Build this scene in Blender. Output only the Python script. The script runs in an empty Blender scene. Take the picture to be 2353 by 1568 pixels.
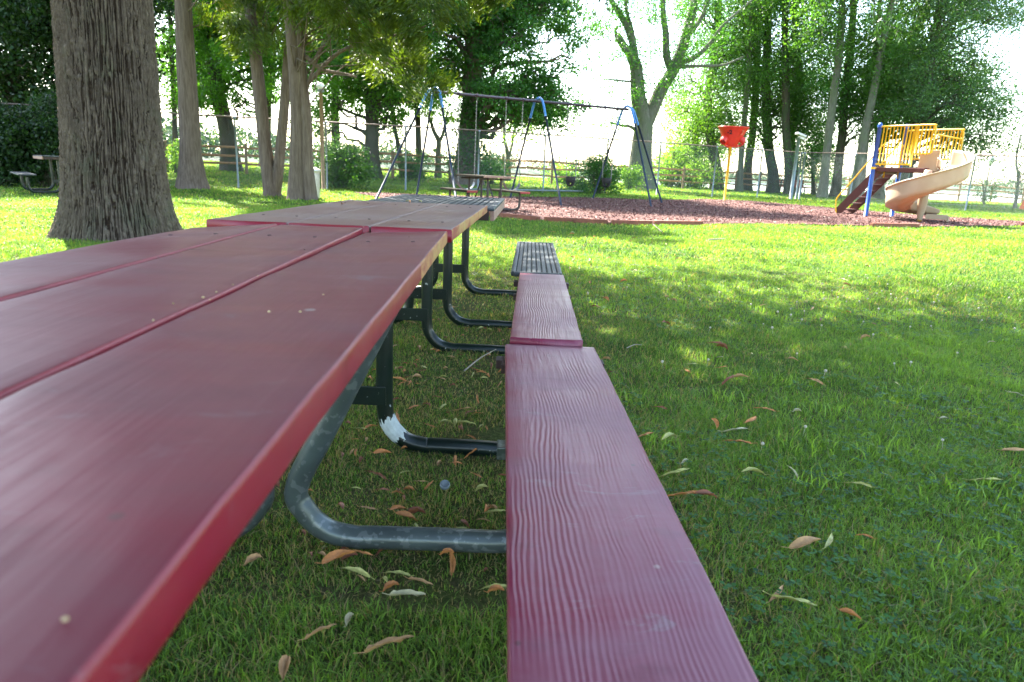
import bpy, bmesh, math, random
import numpy as np
from mathutils import Vector, Matrix, Euler

R = math.radians
sc = bpy.context.scene
col = sc.collection

# ---------------------------------------------------------------- camera, sky, sun, exposure
CAM_H = 0.945
PITCH, ROLL = R(14.1), R(2.3)
cd = bpy.data.cameras.new('camera'); cam = bpy.data.objects.new('camera', cd); col.objects.link(cam)
cd.sensor_width = 36; cd.lens = 36 * 1569 / 2353; cd.clip_start = 0.02; cd.clip_end = 6000
CR = Matrix.Rotation(math.pi / 2 - PITCH, 3, 'X') @ Matrix.Rotation(ROLL, 3, 'Z')
cam.location = (0, 0, CAM_H); cam.rotation_euler = CR.to_euler()
cd.dof.use_dof = True; cd.dof.focus_distance = 3.2; cd.dof.aperture_fstop = 6.3
sc.camera = cam

SUN_EL, SUN_AZ = R(50), R(-30)            # azimuth from +Y, negative to the left
w = bpy.data.worlds.new('World'); sc.world = w; w.use_nodes = True
nt = w.node_tree
bg = nt.nodes['Background']; sky = nt.nodes.new('ShaderNodeTexSky'); sky.sky_type = 'NISHITA'
sky.sun_disc = False; sky.sun_elevation = SUN_EL; sky.sun_rotation = SUN_AZ
sky.air_density = 1.0; sky.dust_density = 1.2; sky.ozone_density = 1.0
tint = nt.nodes.new('ShaderNodeMix'); tint.data_type = 'RGBA'; tint.blend_type = 'MULTIPLY'; tint.inputs[0].default_value = 1; tint.inputs[7].default_value = (1.05, 1.0, .92, 1)
nt.links.new(sky.outputs[0], tint.inputs[6]); nt.links.new(tint.outputs[2], bg.inputs[0]); bg.inputs[1].default_value = 0.125
sl = bpy.data.lights.new('sun', 'SUN'); sl.energy = 5.0; sl.angle = R(0.5); sl.color = (1, .95, .86)
so = bpy.data.objects.new('sun', sl); col.objects.link(so)
sdir = Vector((math.sin(SUN_AZ) * math.cos(SUN_EL), math.cos(SUN_AZ) * math.cos(SUN_EL), math.sin(SUN_EL)))
so.rotation_euler = sdir.to_track_quat('Z', 'Y').to_euler(); so.location = (-20, 30, 40)
sc.view_settings.view_transform = 'Standard'; sc.view_settings.look = 'None'
sc.view_settings.gamma = 1; sc.view_settings.exposure = 3.05
sc.render.engine = 'CYCLES'
cy = sc.cycles
cy.max_bounces = 6; cy.diffuse_bounces = 3; cy.glossy_bounces = 3; cy.transmission_bounces = 4
cy.transparent_max_bounces = 8; cy.volume_bounces = 0; cy.sample_clamp_indirect = 6
cy.use_denoising = True; cy.caustics_reflective = False; cy.caustics_refractive = False

# ---------------------------------------------------------------- helpers
def tag(o, label=None, cat=None, group=None, kind=None):
    if label: o['label'] = label
    if cat: o['category'] = cat
    if group: o['group'] = group
    if kind: o['kind'] = kind
    return o

def empty(name, loc=(0, 0, 0), rot=(0, 0, 0), label=None, cat=None, group=None):
    o = bpy.data.objects.new(name, None); col.objects.link(o)
    o.empty_display_size = .2; o.location = loc; o.rotation_euler = rot
    return tag(o, label, cat, group)

def copy_tree(o, parent=None):
    c = o.copy(); col.objects.link(c); c.parent = parent
    for ch in o.children: copy_tree(ch, c)
    return c

def gz(x, y):
    """height of the lawn: flat in front, rising a little behind the playground"""
    a = np.interp(x, [-10, -2, 8, 16, 26], [.022, .017, .010, .005, .001])
    yy = np.asarray(y, float)
    up = a * np.clip(yy - 17, 0, 31) * np.clip((yy - 17) / 8, 0, 1)
    bank = np.clip((yy - 49) / 8, 0, 1)
    return up - bank * bank * (3 - 2 * bank) * 5.5

def ray(px, py):
    return CR @ Vector(((px - 1176.5) / 1569, -(py - 784) / 1569, -1))
def at_depth(px, py, y):
    """the point at distance y in front that is seen at photo position px, py"""
    d = ray(px, py); return Vector((0, 0, CAM_H)) + d * (y / d.y)
def on_z(px, py, z=0.0):
    d = ray(px, py); return Vector((0, 0, CAM_H)) + d * ((z - CAM_H) / d.z)
def on_lawn(px, py):
    z = 0.0
    for _ in range(25):
        p = on_z(px, py, min(z, CAM_H - .05)); z = .5 * z + .5 * float(gz(p.x, p.y))
    return p

class Geo:
    """collects vertices and faces, builds them as one mesh object"""
    def __init__(s): s.v = []; s.f = []; s.n = 0; s.t = []; s.m = []; s.anytone = False
    def add(s, v, *faces, tone=None, mat=0):
        v = np.asarray(v, np.float32).reshape(-1, 3)
        s.v.append(v)
        for f in faces:
            f = np.asarray(f, np.int64)
            if f.size: s.f.append(f.reshape(-1, f.shape[-1]) + s.n); s.m.append(np.full(len(s.f[-1]), mat, np.int32))
        if tone is not None: s.anytone = True
        s.t.append(np.broadcast_to(np.asarray(0.5 if tone is None else tone, np.float32), (len(v),)))
        s.n += len(v); return s
    def box(s, c, size, rot=None, mat=0, taper=1.0):
        h = np.array(size) / 2
        v = np.array([[x, y, z] for z in (-1, 1) for y in (-1, 1) for x in (-1, 1)], float)
        v[v[:, 2] > 0, :2] *= taper
        v = v * h
        if rot is not None: v = v @ np.array(rot.to_3x3() if hasattr(rot, 'to_3x3') else rot).T
        return s.add(v + np.array(c), [[0, 2, 3, 1], [4, 5, 7, 6], [0, 1, 5, 4], [2, 6, 7, 3], [0, 4, 6, 2], [1, 3, 7, 5]], mat=mat)
    def rbox(s, c, size, r=.006, rot=None, mat=0):
        """box with chamfered edges"""
        bm = bmesh.new(); bmesh.ops.create_cube(bm, size=1)
        for v in bm.verts: v.co = Vector((v.co.x * size[0], v.co.y * size[1], v.co.z * size[2]))
        bmesh.ops.bevel(bm, geom=bm.edges[:], offset=r, segments=2, affect='EDGES', profile=.6)
        M = rot.to_3x3() if rot is not None else Matrix.Identity(3)
        bm.verts.ensure_lookup_table()
        v = [list(M @ x.co + Vector(c)) for x in bm.verts]
        by = {}
        for f in bm.faces: by.setdefault(len(f.verts), []).append([q.index for q in f.verts])
        bm.free(); return s.add(v, *[np.array(b) for b in by.values()], mat=mat)
    def tube(s, pts, rad, seg=8, cap=True, mat=0, tone=None, noise=None):
        p = np.asarray([list(q) for q in pts], float); n = len(p)
        rad = np.broadcast_to(np.asarray(rad, float), (n,))
        t = np.gradient(p, axis=0); t /= np.linalg.norm(t, axis=1)[:, None] + 1e-9
        ref = np.array([0, 0, 1.]) if abs(t[0, 2]) < .8 else np.array([0, 1., 0])
        a = np.zeros_like(t); a[0] = np.cross(t[0], ref); a[0] /= np.linalg.norm(a[0]) + 1e-9
        for q in range(1, n):                                            # carry the frame along so that bends never pinch
            e = a[q - 1] - t[q] * (a[q - 1] @ t[q]); L = math.sqrt(e @ e); a[q] = e / L if L > 1e-6 else a[q - 1]
        b = np.cross(t, a)
        th = np.linspace(0, 2 * math.pi, seg, endpoint=False)
        rr = rad[:, None] * np.ones(seg)
        if noise is not None: rr = rr * noise
        v = p[:, None, :] + rr[..., None] * (np.cos(th)[None, :, None] * a[:, None, :] + np.sin(th)[None, :, None] * b[:, None, :])
        i = np.arange(n - 1)[:, None] * seg; j = np.arange(seg)[None, :]; k = (j + 1) % seg
        f = np.stack([i + j, i + k, i + seg + k, i + seg + j], -1).reshape(-1, 4)
        fs = [f]
        if cap: fs += [np.arange(seg)[None, ::1], (np.arange(seg)[::-1] + (n - 1) * seg)[None, :]]
        return s.add(v.reshape(-1, 3), *fs, mat=mat, tone=tone)
    def lathe(s, prof, c=(0, 0, 0), seg=24, mat=0, rot=None):
        th = np.linspace(0, 2 * math.pi, seg, endpoint=False)
        v = np.array([[r_ * math.cos(a), r_ * math.sin(a), z] for r_, z in prof for a in th])
        if rot is not None: v = v @ np.array(rot.to_3x3()).T
        n = len(prof); i = np.arange(n - 1)[:, None] * seg; j = np.arange(seg)[None, :]; k = (j + 1) % seg
        return s.add(v + np.array(c), np.stack([i + j, i + k, i + seg + k, i + seg + j], -1).reshape(-1, 4), mat=mat)
    def build(s, name, mats, parent=None, smooth=False, tag_=None):
        me = bpy.data.meshes.new(name)
        v = np.concatenate(s.v); me.vertices.add(len(v)); me.vertices.foreach_set('co', v.ravel())
        tot = np.concatenate([np.full(len(f), f.shape[1], np.int32) for f in s.f])
        idx = np.concatenate([f.ravel() for f in s.f]).astype(np.int32)
        me.loops.add(len(idx)); me.loops.foreach_set('vertex_index', idx)
        me.polygons.add(len(tot)); st = np.zeros(len(tot), np.int32); st[1:] = np.cumsum(tot)[:-1]
        me.polygons.foreach_set('loop_start', st)
        me.polygons.foreach_set('loop_total', tot)
        me.polygons.foreach_set('material_index', np.concatenate(s.m))
        me.polygons.foreach_set('use_smooth', np.full(len(tot), smooth))
        if s.anytone:
            a = me.attributes.new('tone', 'FLOAT', 'POINT'); a.data.foreach_set('value', np.concatenate(s.t).astype(np.float32))
        me.update(calc_edges=True)
        for m in (mats if isinstance(mats, (list, tuple)) else [mats]): me.materials.append(m)
        o = bpy.data.objects.new(name, me); col.objects.link(o)
        if parent: o.parent = parent
        return o

def smooth_path(pts, k=6):
    """Catmull-Rom through the points"""
    p = [Vector(q) for q in pts]; p = [p[0] * 2 - p[1]] + p + [p[-1] * 2 - p[-2]]; out = []
    for i in range(1, len(p) - 2):
        for j in range(k):
            t = j / k
            out.append(.5 * ((2 * p[i]) + (p[i + 1] - p[i - 1]) * t + (2 * p[i - 1] - 5 * p[i] + 4 * p[i + 1] - p[i + 2]) * t * t + (3 * p[i] - p[i - 1] - 3 * p[i + 1] + p[i + 2]) * t ** 3))
    out.append(p[-2]); return out

def vnoise(x, y, seed=0):
    """smooth value noise in 2D, 0..1"""
    x = np.asarray(x, float); y = np.asarray(y, float)
    xi = np.floor(x).astype(np.int64); yi = np.floor(y).astype(np.int64); fx = x - xi; fy = y - yi
    fx = fx * fx * (3 - 2 * fx); fy = fy * fy * (3 - 2 * fy)
    def h(a, b):
        n = (a * 374761393 + b * 668265263 + seed * 974634777) & 0xffffffff
        n = ((n ^ (n >> 13)) * 1274126177) & 0xffffffff
        return ((n ^ (n >> 16)) & 0xffff) / 65535.
    return (h(xi, yi) * (1 - fx) + h(xi + 1, yi) * fx) * (1 - fy) + (h(xi, yi + 1) * (1 - fx) + h(xi + 1, yi + 1) * fx) * fy

# ---------------------------------------------------------------- materials
class NM:
    def __init__(s, name, rough=.6, spec=.5):
        s.m = bpy.data.materials.new(name); s.m.use_nodes = True; s.t = s.m.node_tree; s.N = s.t.nodes
        s.b = s.N['Principled BSDF']; s.b.inputs['Roughness'].default_value = rough
        s.b.inputs['Specular IOR Level'].default_value = spec
    def n(s, kind, **kw):
        o = s.N.new('ShaderNode' + kind)
        for k, v in kw.items():
            if hasattr(o, k) and k not in o.inputs: setattr(o, k, v)
            else: o.inputs[k].default_value = v
        return o
    def l(s, a, b): s.t.links.new(a, b)
    def coords(s, scale=(1, 1, 1), obj=True):
        tc = s.n('TexCoord'); mp = s.n('Mapping'); mp.inputs['Scale'].default_value = scale
        s.l(tc.outputs['Object'] if obj else tc.outputs['Generated'], mp.inputs[0]); return mp.outputs[0]
    def noise(s, scale, detail=4, rough=.6, vec=None, dist=0):
        o = s.n('TexNoise', Scale=scale, Detail=detail, Roughness=rough, Distortion=dist)
        if vec is not None: s.l(vec, o.inputs['Vector'])
        return o.outputs['Fac']
    def ramp(s, fac, stops, interp='LINEAR'):
        o = s.n('ValToRGB'); o.color_ramp.interpolation = interp; e = o.color_ramp.elements
        while len(e) < len(stops): e.new(.5)
        for q, (p, c) in zip(e, stops): q.position = p; q.color = (*c, 1) if len(c) == 3 else c
        s.l(fac, o.inputs[0]); return o.outputs[0]
    def mix(s, fac, a, b, mode='MIX'):
        o = s.n('Mix', data_type='RGBA', blend_type=mode)
        for k, v in ((0, fac), (6, a), (7, b)):
            if isinstance(v, (int, float)): o.inputs[k].default_value = v
            elif isinstance(v, tuple): o.inputs[k].default_value = (*v, 1)
            else: s.l(v, o.inputs[k])
        return o.outputs[2]
    def bump(s, h, strength=.3, dist=.01):
        o = s.n('Bump', Strength=strength, Distance=dist); s.l(h, o.inputs['Height']); s.l(o.outputs[0], s.b.inputs['Normal']); return o
    def col(s, c):
        if isinstance(c, tuple): s.b.inputs['Base Color'].default_value = (*c, 1)
        else: s.l(c, s.b.inputs['Base Color'])

def mat_simple(name, c, rough=.5, metal=0., var=.18, scale=8., bump=0., spec=.5):
    q = NM(name, rough, spec); q.b.inputs['Metallic'].default_value = metal
    v = q.coords(); f = q.noise(scale, 5, .65, v)
    d = tuple(x * (1 - var) for x in c); u = tuple(min(1, x * (1 + var)) for x in c)
    q.col(q.ramp(f, [(.3, d), (.7, u)]))
    if bump: q.bump(q.noise(scale * 4, 4, .6, v), bump, .004)
    return q.m

def mat_leaf(name, dark, light, trans=.45, extra=None, rough=.45, tcol=1.5):
    q = NM(name, rough, .35); at = q.n('Attribute', attribute_name='tone')
    st = [(0, dark), (.75, light)]
    if extra: st += [(.93, light), (.97, extra)]
    c = q.ramp(at.outputs['Fac'], st); q.col(c)
    tr = q.n('BsdfTranslucent'); q.l(q.mix(1.0, c, (tcol * 1.15, tcol * 1.1, tcol * .35), 'MULTIPLY'), tr.inputs[0])
    mx = q.n('MixShader'); mx.inputs[0].default_value = trans
    q.l(q.b.outputs[0], mx.inputs[1]); q.l(tr.outputs[0], mx.inputs[2]); q.l(mx.outputs[0], q.N['Material Output'].inputs[0])
    return q.m

def mat_bark(name, dark, light, moss=None, scale=14, stretch=.15, strength=.8, dist=.02):
    q = NM(name, .92, .15); v = q.coords((1, 1, stretch))
    f = q.noise(scale, 6, .7, v, .4); c = q.ramp(f, [(.3, dark), (.68, light)])
    if moss:
        g = q.noise(2.2, 5, .6, q.coords((1, 1, .5))); c = q.mix(q.ramp(g, [(.45, (0, 0, 0)), (.62, (1, 1, 1))]), c, moss)
    q.col(c); q.bump(f, strength, dist); return q.m

def mat_paint_red(name, base, grey, wear=.5, grain=1.0, rough=.36):
    """glossy red deck paint on wood, dusty and rubbed thin in places, with the grain raised along y"""
    q = NM(name, rough, .5)
    o = q.coords((1, 1, 1)); long_ = q.coords((1, .07, 1)); acr = q.coords((.35, 1, 1))
    wv = q.n('TexWave', wave_type='BANDS', bands_direction='X'); wv.inputs['Scale'].default_value = 33; wv.inputs['Distortion'].default_value = 3.0
    wv.inputs['Detail'].default_value = 2; wv.inputs['Detail Scale'].default_value = .5; nz = q.n('TexNoise', Scale=7.0, Detail=3.0); q.l(q.coords((1, .32, 1)), nz.inputs['Vector'])
    va = q.n('VectorMath', operation='MULTIPLY_ADD'); q.l(nz.outputs['Color'], va.inputs[0]); va.inputs[1].default_value = (.052, 0, 0); q.l(q.coords((1, .10, 1)), va.inputs[2]); q.l(va.outputs[0], wv.inputs['Vector'])
    gn = q.noise(64, 2, .5, long_, .35); mm = q.n('Mix', data_type='FLOAT'); zone = q.ramp(q.noise(5, 2, .5, q.coords((1, .25, 1))), [(.46, (0, 0, 0)), (.62, ((.55,) * 3 if grain > 1 else (.05,) * 3))])
    q.l(zone, mm.inputs[0]); q.l(gn, mm.inputs[2]); q.l(wv.outputs['Fac'], mm.inputs[3]); g = mm.outputs[0]                       # grain lines
    big = q.noise(5.5, 5, .6, acr, .3); fine = q.noise(16, 4, .6, q.coords((.6, 1, 1)))
    dust = q.ramp(big, [(.38, (0, 0, 0)), (.60, (wear, wear, wear))])
    c = q.mix(dust, base, grey)
    c = q.mix(q.ramp(fine, [(.55, (0, 0, 0)), (.75, (.35, .35, .35))]), c, tuple(x * .45 for x in base))
    c = q.mix(q.ramp(g, [(.15, (.15 * grain,) * 3), (.55, (0, 0, 0))]), c, tuple(x * .5 for x in base))
    sp = q.n('TexVoronoi', Scale=9.0); q.l(o, sp.inputs['Vector'])
    c = q.mix(q.ramp(sp.outputs['Distance'], [(.0, (.7, .7, .7)), (.035, (.5, .5, .5)), (.05, (0, 0, 0))]), c, (.05, .012, .012))
    sp2 = q.n('TexVoronoi', Scale=4.3); q.l(o, sp2.inputs['Vector'])
    c = q.mix(q.ramp(sp2.outputs['Distance'], [(.0, (.5, .5, .5)), (.03, (.4, .4, .4)), (.04, (0, 0, 0))]), c, (.42, .36, .3))
    sc_ = q.noise(9, 6, .75, q.coords((.5, 1.3, 1)), 1.2)                 # pale scuffs and rubbed dust
    c = q.mix(q.ramp(sc_, [(.60, (0, 0, 0)), (.70, (.5, .5, .5))]), c, tuple(.5 * x + .10 for x in grey))
    q.col(c)
    rr = q.ramp(big, [(.35, (rough - .06,) * 3), (.7, (rough + .12,) * 3)]); q.l(rr, q.b.inputs['Roughness'])
    h = q.n('Math', operation='ADD'); q.l(g, h.inputs[0])
    h2 = q.n('Math', operation='MULTIPLY'); q.l(fine, h2.inputs[0]); h2.inputs[1].default_value = .25; q.l(h2.outputs[0], h.inputs[1])
    q.bump(h.outputs[0], .4 * grain, .003); return q.m

M = {}
M['red_a'] = mat_paint_red('red_deck_paint', (.145, .003, .018), (.135, .034, .040), .75, .6, .43)
M['red_bench'] = mat_paint_red('pink_red_bench_paint', (.190, .011, .042), (.215, .068, .100), .8, 1.25, .40)
M['red_b'] = mat_paint_red('weathered_red_paint', (.13, .034, .030), (.185, .105, .085), 1., 1.2, .45)
M['red_edge'] = mat_paint_red('bright_red_edge', (.215, .004, .016), (.23, .03, .03), .4, .5, .40)
def mat_worn_edge():
    q = NM('worn_orange_wood_edge', .8, .2); v = q.coords((1, .25, 1))
    f = q.noise(22, 5, .65, v, .3); g = q.noise(6, 4, .6, q.coords((1, .6, 1)))
    c = q.ramp(f, [(.3, (.26, .08, .05)), (.5, (.42, .22, .09)), (.7, (.40, .30, .10))])
    c = q.mix(q.ramp(g, [(.56, (0, 0, 0)), (.66, (.8, .8, .8))]), c, (.26, .06, .05)); q.col(c); q.bump(f, .6, .004); return q.m
M['worn_edge'] = mat_worn_edge()
def mat_green_tube(name, base, chip, lo=.6):
    q = NM(name, .3, .5); v = q.coords()
    a = q.noise(55, 2, .4, v); b = q.noise(9, 3, .5, v)
    q.col(q.mix(q.ramp(a, [(lo + .08, (0, 0, 0)), (lo + .11, (.8, .8, .8))]), q.ramp(b, [(.3, tuple(x * .6 for x in base)), (.7, base)]), chip))
    q.bump(b, .15, .003); return q.m
M['tube_dark'] = mat_green_tube('dark_green_painted_pipe', (.007, .016, .012), (.33, .36, .34), .64)
M['tube_galv'] = mat_green_tube('galvanized_pipe', (.10, .125, .12), (.15, .17, .165), .5)
M['tube_galv'].node_tree.nodes['Principled BSDF'].inputs['Metallic'].default_value = .35
M['chip'] = mat_simple('bare_grey_patch', (.42, .47, .46), .7, 0, .2, 30)
M['mesh_metal'] = mat_simple('grey_coated_metal', (.028, .036, .040), .55, .0, .25, 12, .1)
M['dark_wood'] = mat_simple('dark_weathered_wood', (.045, .022, .018), .7, 0, .3, 14, .2)
M['brown_tube'] = mat_simple('brown_black_pipe', (.035, .022, .018), .4)
M['tan_side'] = mat_simple('tan_weathered_side', (.33, .19, .14), .7, 0, .3, 18, .3)
M['moss_wood'] = mat_simple('greenish_weathered_wood', (.020, .017, .011), .95, 0, .4, 14, .3, spec=.1)  # greenish weathered wood, darkened further to put shade into its colour
M['swing_black'] = mat_simple('blue_black_swing_pipe', (.017, .030, .055), .55, spec=.25)
M['swing_blue'] = mat_simple('light_blue_enamel', (.06, .22, .52), .3)
M['beam'] = mat_simple('dark_purple_beam', (.045, .030, .040), .35)
M['chain'] = mat_simple('galvanized_chain', (.24, .24, .23), .45, .6)
M['rubber'] = mat_simple('black_rubber', (.012, .012, .014), .55)
M['belt'] = mat_simple('grey_blue_belt', (.07, .09, .12), .35)
M['yellow'] = mat_simple('yellow_enamel', (.70, .40, .010), .35, 0, .08)
M['blue'] = mat_simple('royal_blue_enamel', (.016, .075, .33), .35, 0, .12)
M['brown_deck'] = mat_simple('brown_coated_steel', (.085, .022, .018), .45, 0, .15)
def mat_slide():
    q = NM('tan_slide_plastic', .38, .45); f = q.noise(3, 4, .5, q.coords())
    c = q.ramp(f, [(.3, (.40, .30, .20)), (.7, (.48, .37, .26))]); q.col(c)
    tr = q.n('BsdfTranslucent'); tr.inputs[0].default_value = (.75, .30, .13, 1); mx = q.n('MixShader'); mx.inputs[0].default_value = .15
    q.l(q.b.outputs[0], mx.inputs[1]); q.l(tr.outputs[0], mx.inputs[2]); q.l(mx.outputs[0], q.N['Material Output'].inputs[0]); return q.m
M['slide'] = mat_slide()
M['funnel'] = mat_simple('faded_red_plastic', (.62, .035, .02), .42, 0, .12)
M['black_mark'] = mat_simple('black_marking', (.01, .01, .02), .5)
M['pink_mark'] = mat_simple('faded_pink_marking', (.62, .16, .10), .5)
M['galv_post'] = mat_simple('galvanized_fence_post', (.21, .25, .255), .5, .4, .15)
M['rust_rail'] = mat_simple('rusty_top_rail', (.17, .12, .09), .6, .2, .3, 5)
M['wire'] = mat_simple('galvanized_wire', (.17, .21, .20), .5, .3)
M['rail_wood'] = mat_simple('split_rail_wood', (.36, .19, .09), .85, 0, .35, 9, .3)
M['post_wood'] = mat_simple('grey_brown_post_wood', (.24, .16, .09), .85, 0, .3, 9, .3)
M['can'] = mat_simple('galvanized_can_steel', (.50, .49, .45), .4, .5, .15)
M['lamp_glass'] = mat_simple('milky_lamp_glass', (.78, .76, .68), .3, 0, .05)
M['lamp_black'] = mat_simple('black_cast_iron', (.02, .022, .02), .5)
M['timber'] = mat_simple('red_brown_timber', (.22, .075, .045), .85, 0, .35, 10, .4)
M['cone'] = mat_simple('orange_cone_plastic', (.72, .13, .02), .45, 0, .05)
M['twig'] = mat_simple('grey_twig_bark', (.28, .24, .19), .9, 0, .3, 40)
M['bright_red'] = mat_simple('red_bench_wood', (.30, .03, .03), .6, 0, .2)

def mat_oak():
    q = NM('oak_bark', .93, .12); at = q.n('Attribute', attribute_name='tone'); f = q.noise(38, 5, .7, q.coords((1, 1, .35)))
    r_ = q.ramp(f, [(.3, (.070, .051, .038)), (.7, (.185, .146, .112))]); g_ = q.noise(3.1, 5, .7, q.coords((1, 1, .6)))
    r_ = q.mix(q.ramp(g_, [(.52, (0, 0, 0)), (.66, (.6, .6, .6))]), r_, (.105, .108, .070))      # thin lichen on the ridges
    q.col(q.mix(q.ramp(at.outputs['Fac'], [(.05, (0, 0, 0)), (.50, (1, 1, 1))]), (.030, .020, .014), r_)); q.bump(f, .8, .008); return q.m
M['oak_bark'] = mat_oak()
M['cedar_bark'] = mat_bark('cedar_bark', (.085, .060, .045), (.20, .155, .12), None, 20, .10, .9, .02)
M['grey_bark'] = mat_bark('grey_bark', (.085, .080, .060), (.19, .18, .14), (.125, .14, .085), 12, .25, .8, .03)
M['dark_bark'] = mat_bark('dark_bark', (.045, .036, .028), (.12, .10, .078), (.07, .085, .045), 9, .25, .7, .02)
M['maple'] = mat_leaf('maple_leaves', (.020, .078, .012), (.090, .225, .022), .5, tcol=1.85)
M['dark_maple'] = mat_leaf('dark_maple_leaves', (.017, .070, .014), (.060, .175, .026), .42, tcol=1.8)
M['pale_leaf'] = mat_leaf('pale_green_leaves', (.05, .13, .02), (.15, .28, .045), .5, tcol=1.8)
M['grove_leaf'] = mat_leaf('grove_leaves', (.032, .11, .018), (.085, .195, .035), .5, tcol=1.6)
M['olive_leaf'] = mat_leaf('olive_drooping_leaves', (.026, .075, .024), (.085, .17, .055), .42, tcol=1.7)
M['cedar_leaf'] = mat_leaf('cedar_sprays', (.020, .055, .010), (.11, .165, .020), .42, (.22, .16, .03))
M['bush'] = mat_leaf('shrub_leaves', (.018, .07, .016), (.07, .17, .035), .35)
M['ivy'] = mat_leaf('ivy_leaves', (.015, .07, .012), (.06, .17, .025), .4)
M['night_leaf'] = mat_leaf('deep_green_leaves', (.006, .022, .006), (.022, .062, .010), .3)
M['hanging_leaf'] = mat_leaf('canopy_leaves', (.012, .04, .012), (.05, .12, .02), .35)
M['grass'] = mat_leaf('grass_blades', (.013, .060, .013), (.185, .310, .050), .44, (.27, .215, .11), .5, 1.75)
M['clover'] = mat_leaf('clover_leaflets', (.014, .062, .012), (.040, .135, .022), .35, None, .65)
M['clover_flower'] = mat_leaf('clover_flower_heads', (.45, .42, .34), (.62, .62, .52), .2)

def mat_lawn():
    q = NM('lawn_soil', .95, .1); v = q.coords()
    f = q.noise(60, 5, .75, v); p = q.noise(.7, 5, .65, v); k = q.noise(9, 4, .7, v)
    green = q.ramp(f, [(.3, (.020, .045, .008)), (.52, (.070, .125, .016)), (.75, (.14, .20, .035))])
    dry = q.ramp(f, [(.3, (.045, .033, .018)), (.7, (.16, .12, .065))])
    sep = q.n('SeparateXYZ'); q.l(v, sep.inputs[0])
    near = q.n('MapRange'); near.inputs['From Min'].default_value = 5; near.inputs['From Max'].default_value = 14
    q.l(sep.outputs['Y'], near.inputs['Value'])
    mx = q.n('Math', operation='MULTIPLY_ADD'); q.l(near.outputs[0], mx.inputs[0]); mx.inputs[1].default_value = .45
    pr = q.ramp(k, [(.35, (.2, .2, .2)), (.6, (.65, .65, .65))]); q.l(pr, mx.inputs[2])
    c = q.mix(mx.outputs[0], dry, green)
    c = q.mix(q.ramp(p, [(.55, (0, 0, 0)), (.75, (.35, .35, .35))]), c, (.11, .12, .04))
    q.col(c); q.bump(f, .9, .03); return q.m
M['lawn'] = mat_lawn()
def mat_mulch():
    q = NM('red_wood_mulch', .9, .15); v = q.coords()
    f = q.noise(26, 5, .8, v); vo = q.n('TexVoronoi', Scale=22.0); q.l(v, vo.inputs['Vector'])
    c = q.ramp(vo.outputs['Color'], [(.1, (.04, .016, .015)), (.45, (.095, .040, .034)), (.8, (.165, .085, .068)), (1, (.27, .18, .14))])
    c = q.mix(q.ramp(f, [(.35, (.7, .7, .7)), (.6, (0, 0, 0))]), c, (.07, .028, .024)); q.col(c); q.bump(f, 1, .04); return q.m
M['mulch'] = mat_mulch()
M['chips'] = mat_leaf('wood_chips', (.06, .024, .022), (.165, .080, .066), .0, (.36, .27, .21), .8)
M['path'] = mat_simple('pale_gravel_path', (.36, .33, .28), .9, 0, .12, 6)
def mat_lake():
    q = NM('lake_water', .12, .5); q.col((.10, .15, .17)); q.bump(q.noise(.6, 4, .6, q.coords((1, .35, 1))), .25, .3); return q.m
M['lake'] = mat_lake()
M['hill'] = mat_leaf('wooded_shore', (.022, .055, .022), (.065, .125, .045), .2)
M['hill_ground'] = mat_simple('shore_ground', (.035, .062, .028), .95, 0, .3, .05)

# ---------------------------------------------------------------- the setting: lawn, lake, far shore, mulch, path
rng = np.random.default_rng(7)
def build_lawn():
    xs = np.concatenate([-np.geomspace(3000, 30, 14), np.linspace(-28, 40, 69), np.geomspace(44, 3000, 14)])
    ys = np.concatenate([[-400, -60, -20], np.linspace(-8, 64, 73), np.geomspace(70, 5000, 14)])
    X, Y = np.meshgrid(xs, ys); Z = gz(X, Y) + (vnoise(X * .7, Y * .7, 3) - .5) * .03 * (Y > 5)
    g = Geo(); nx, ny = len(xs), len(ys)
    i = np.arange(ny - 1)[:, None] * nx; j = np.arange(nx - 1)[None, :]
    g.add(np.stack([X, Y, Z], -1), np.stack([i + j, i + j + 1, i + nx + j + 1, i + nx + j], -1))
    tag(g.build('lawn', M['lawn'], smooth=True), kind='structure')
build_lawn()
g = Geo(); g.add([[-3500, 48, -3.9], [3500, 48, -3.9], [3500, 4800, -3.9], [-3500, 4800, -3.9]], [[0, 1, 2, 3]])
tag(g.build('lake', M['lake']), kind='structure')

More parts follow.
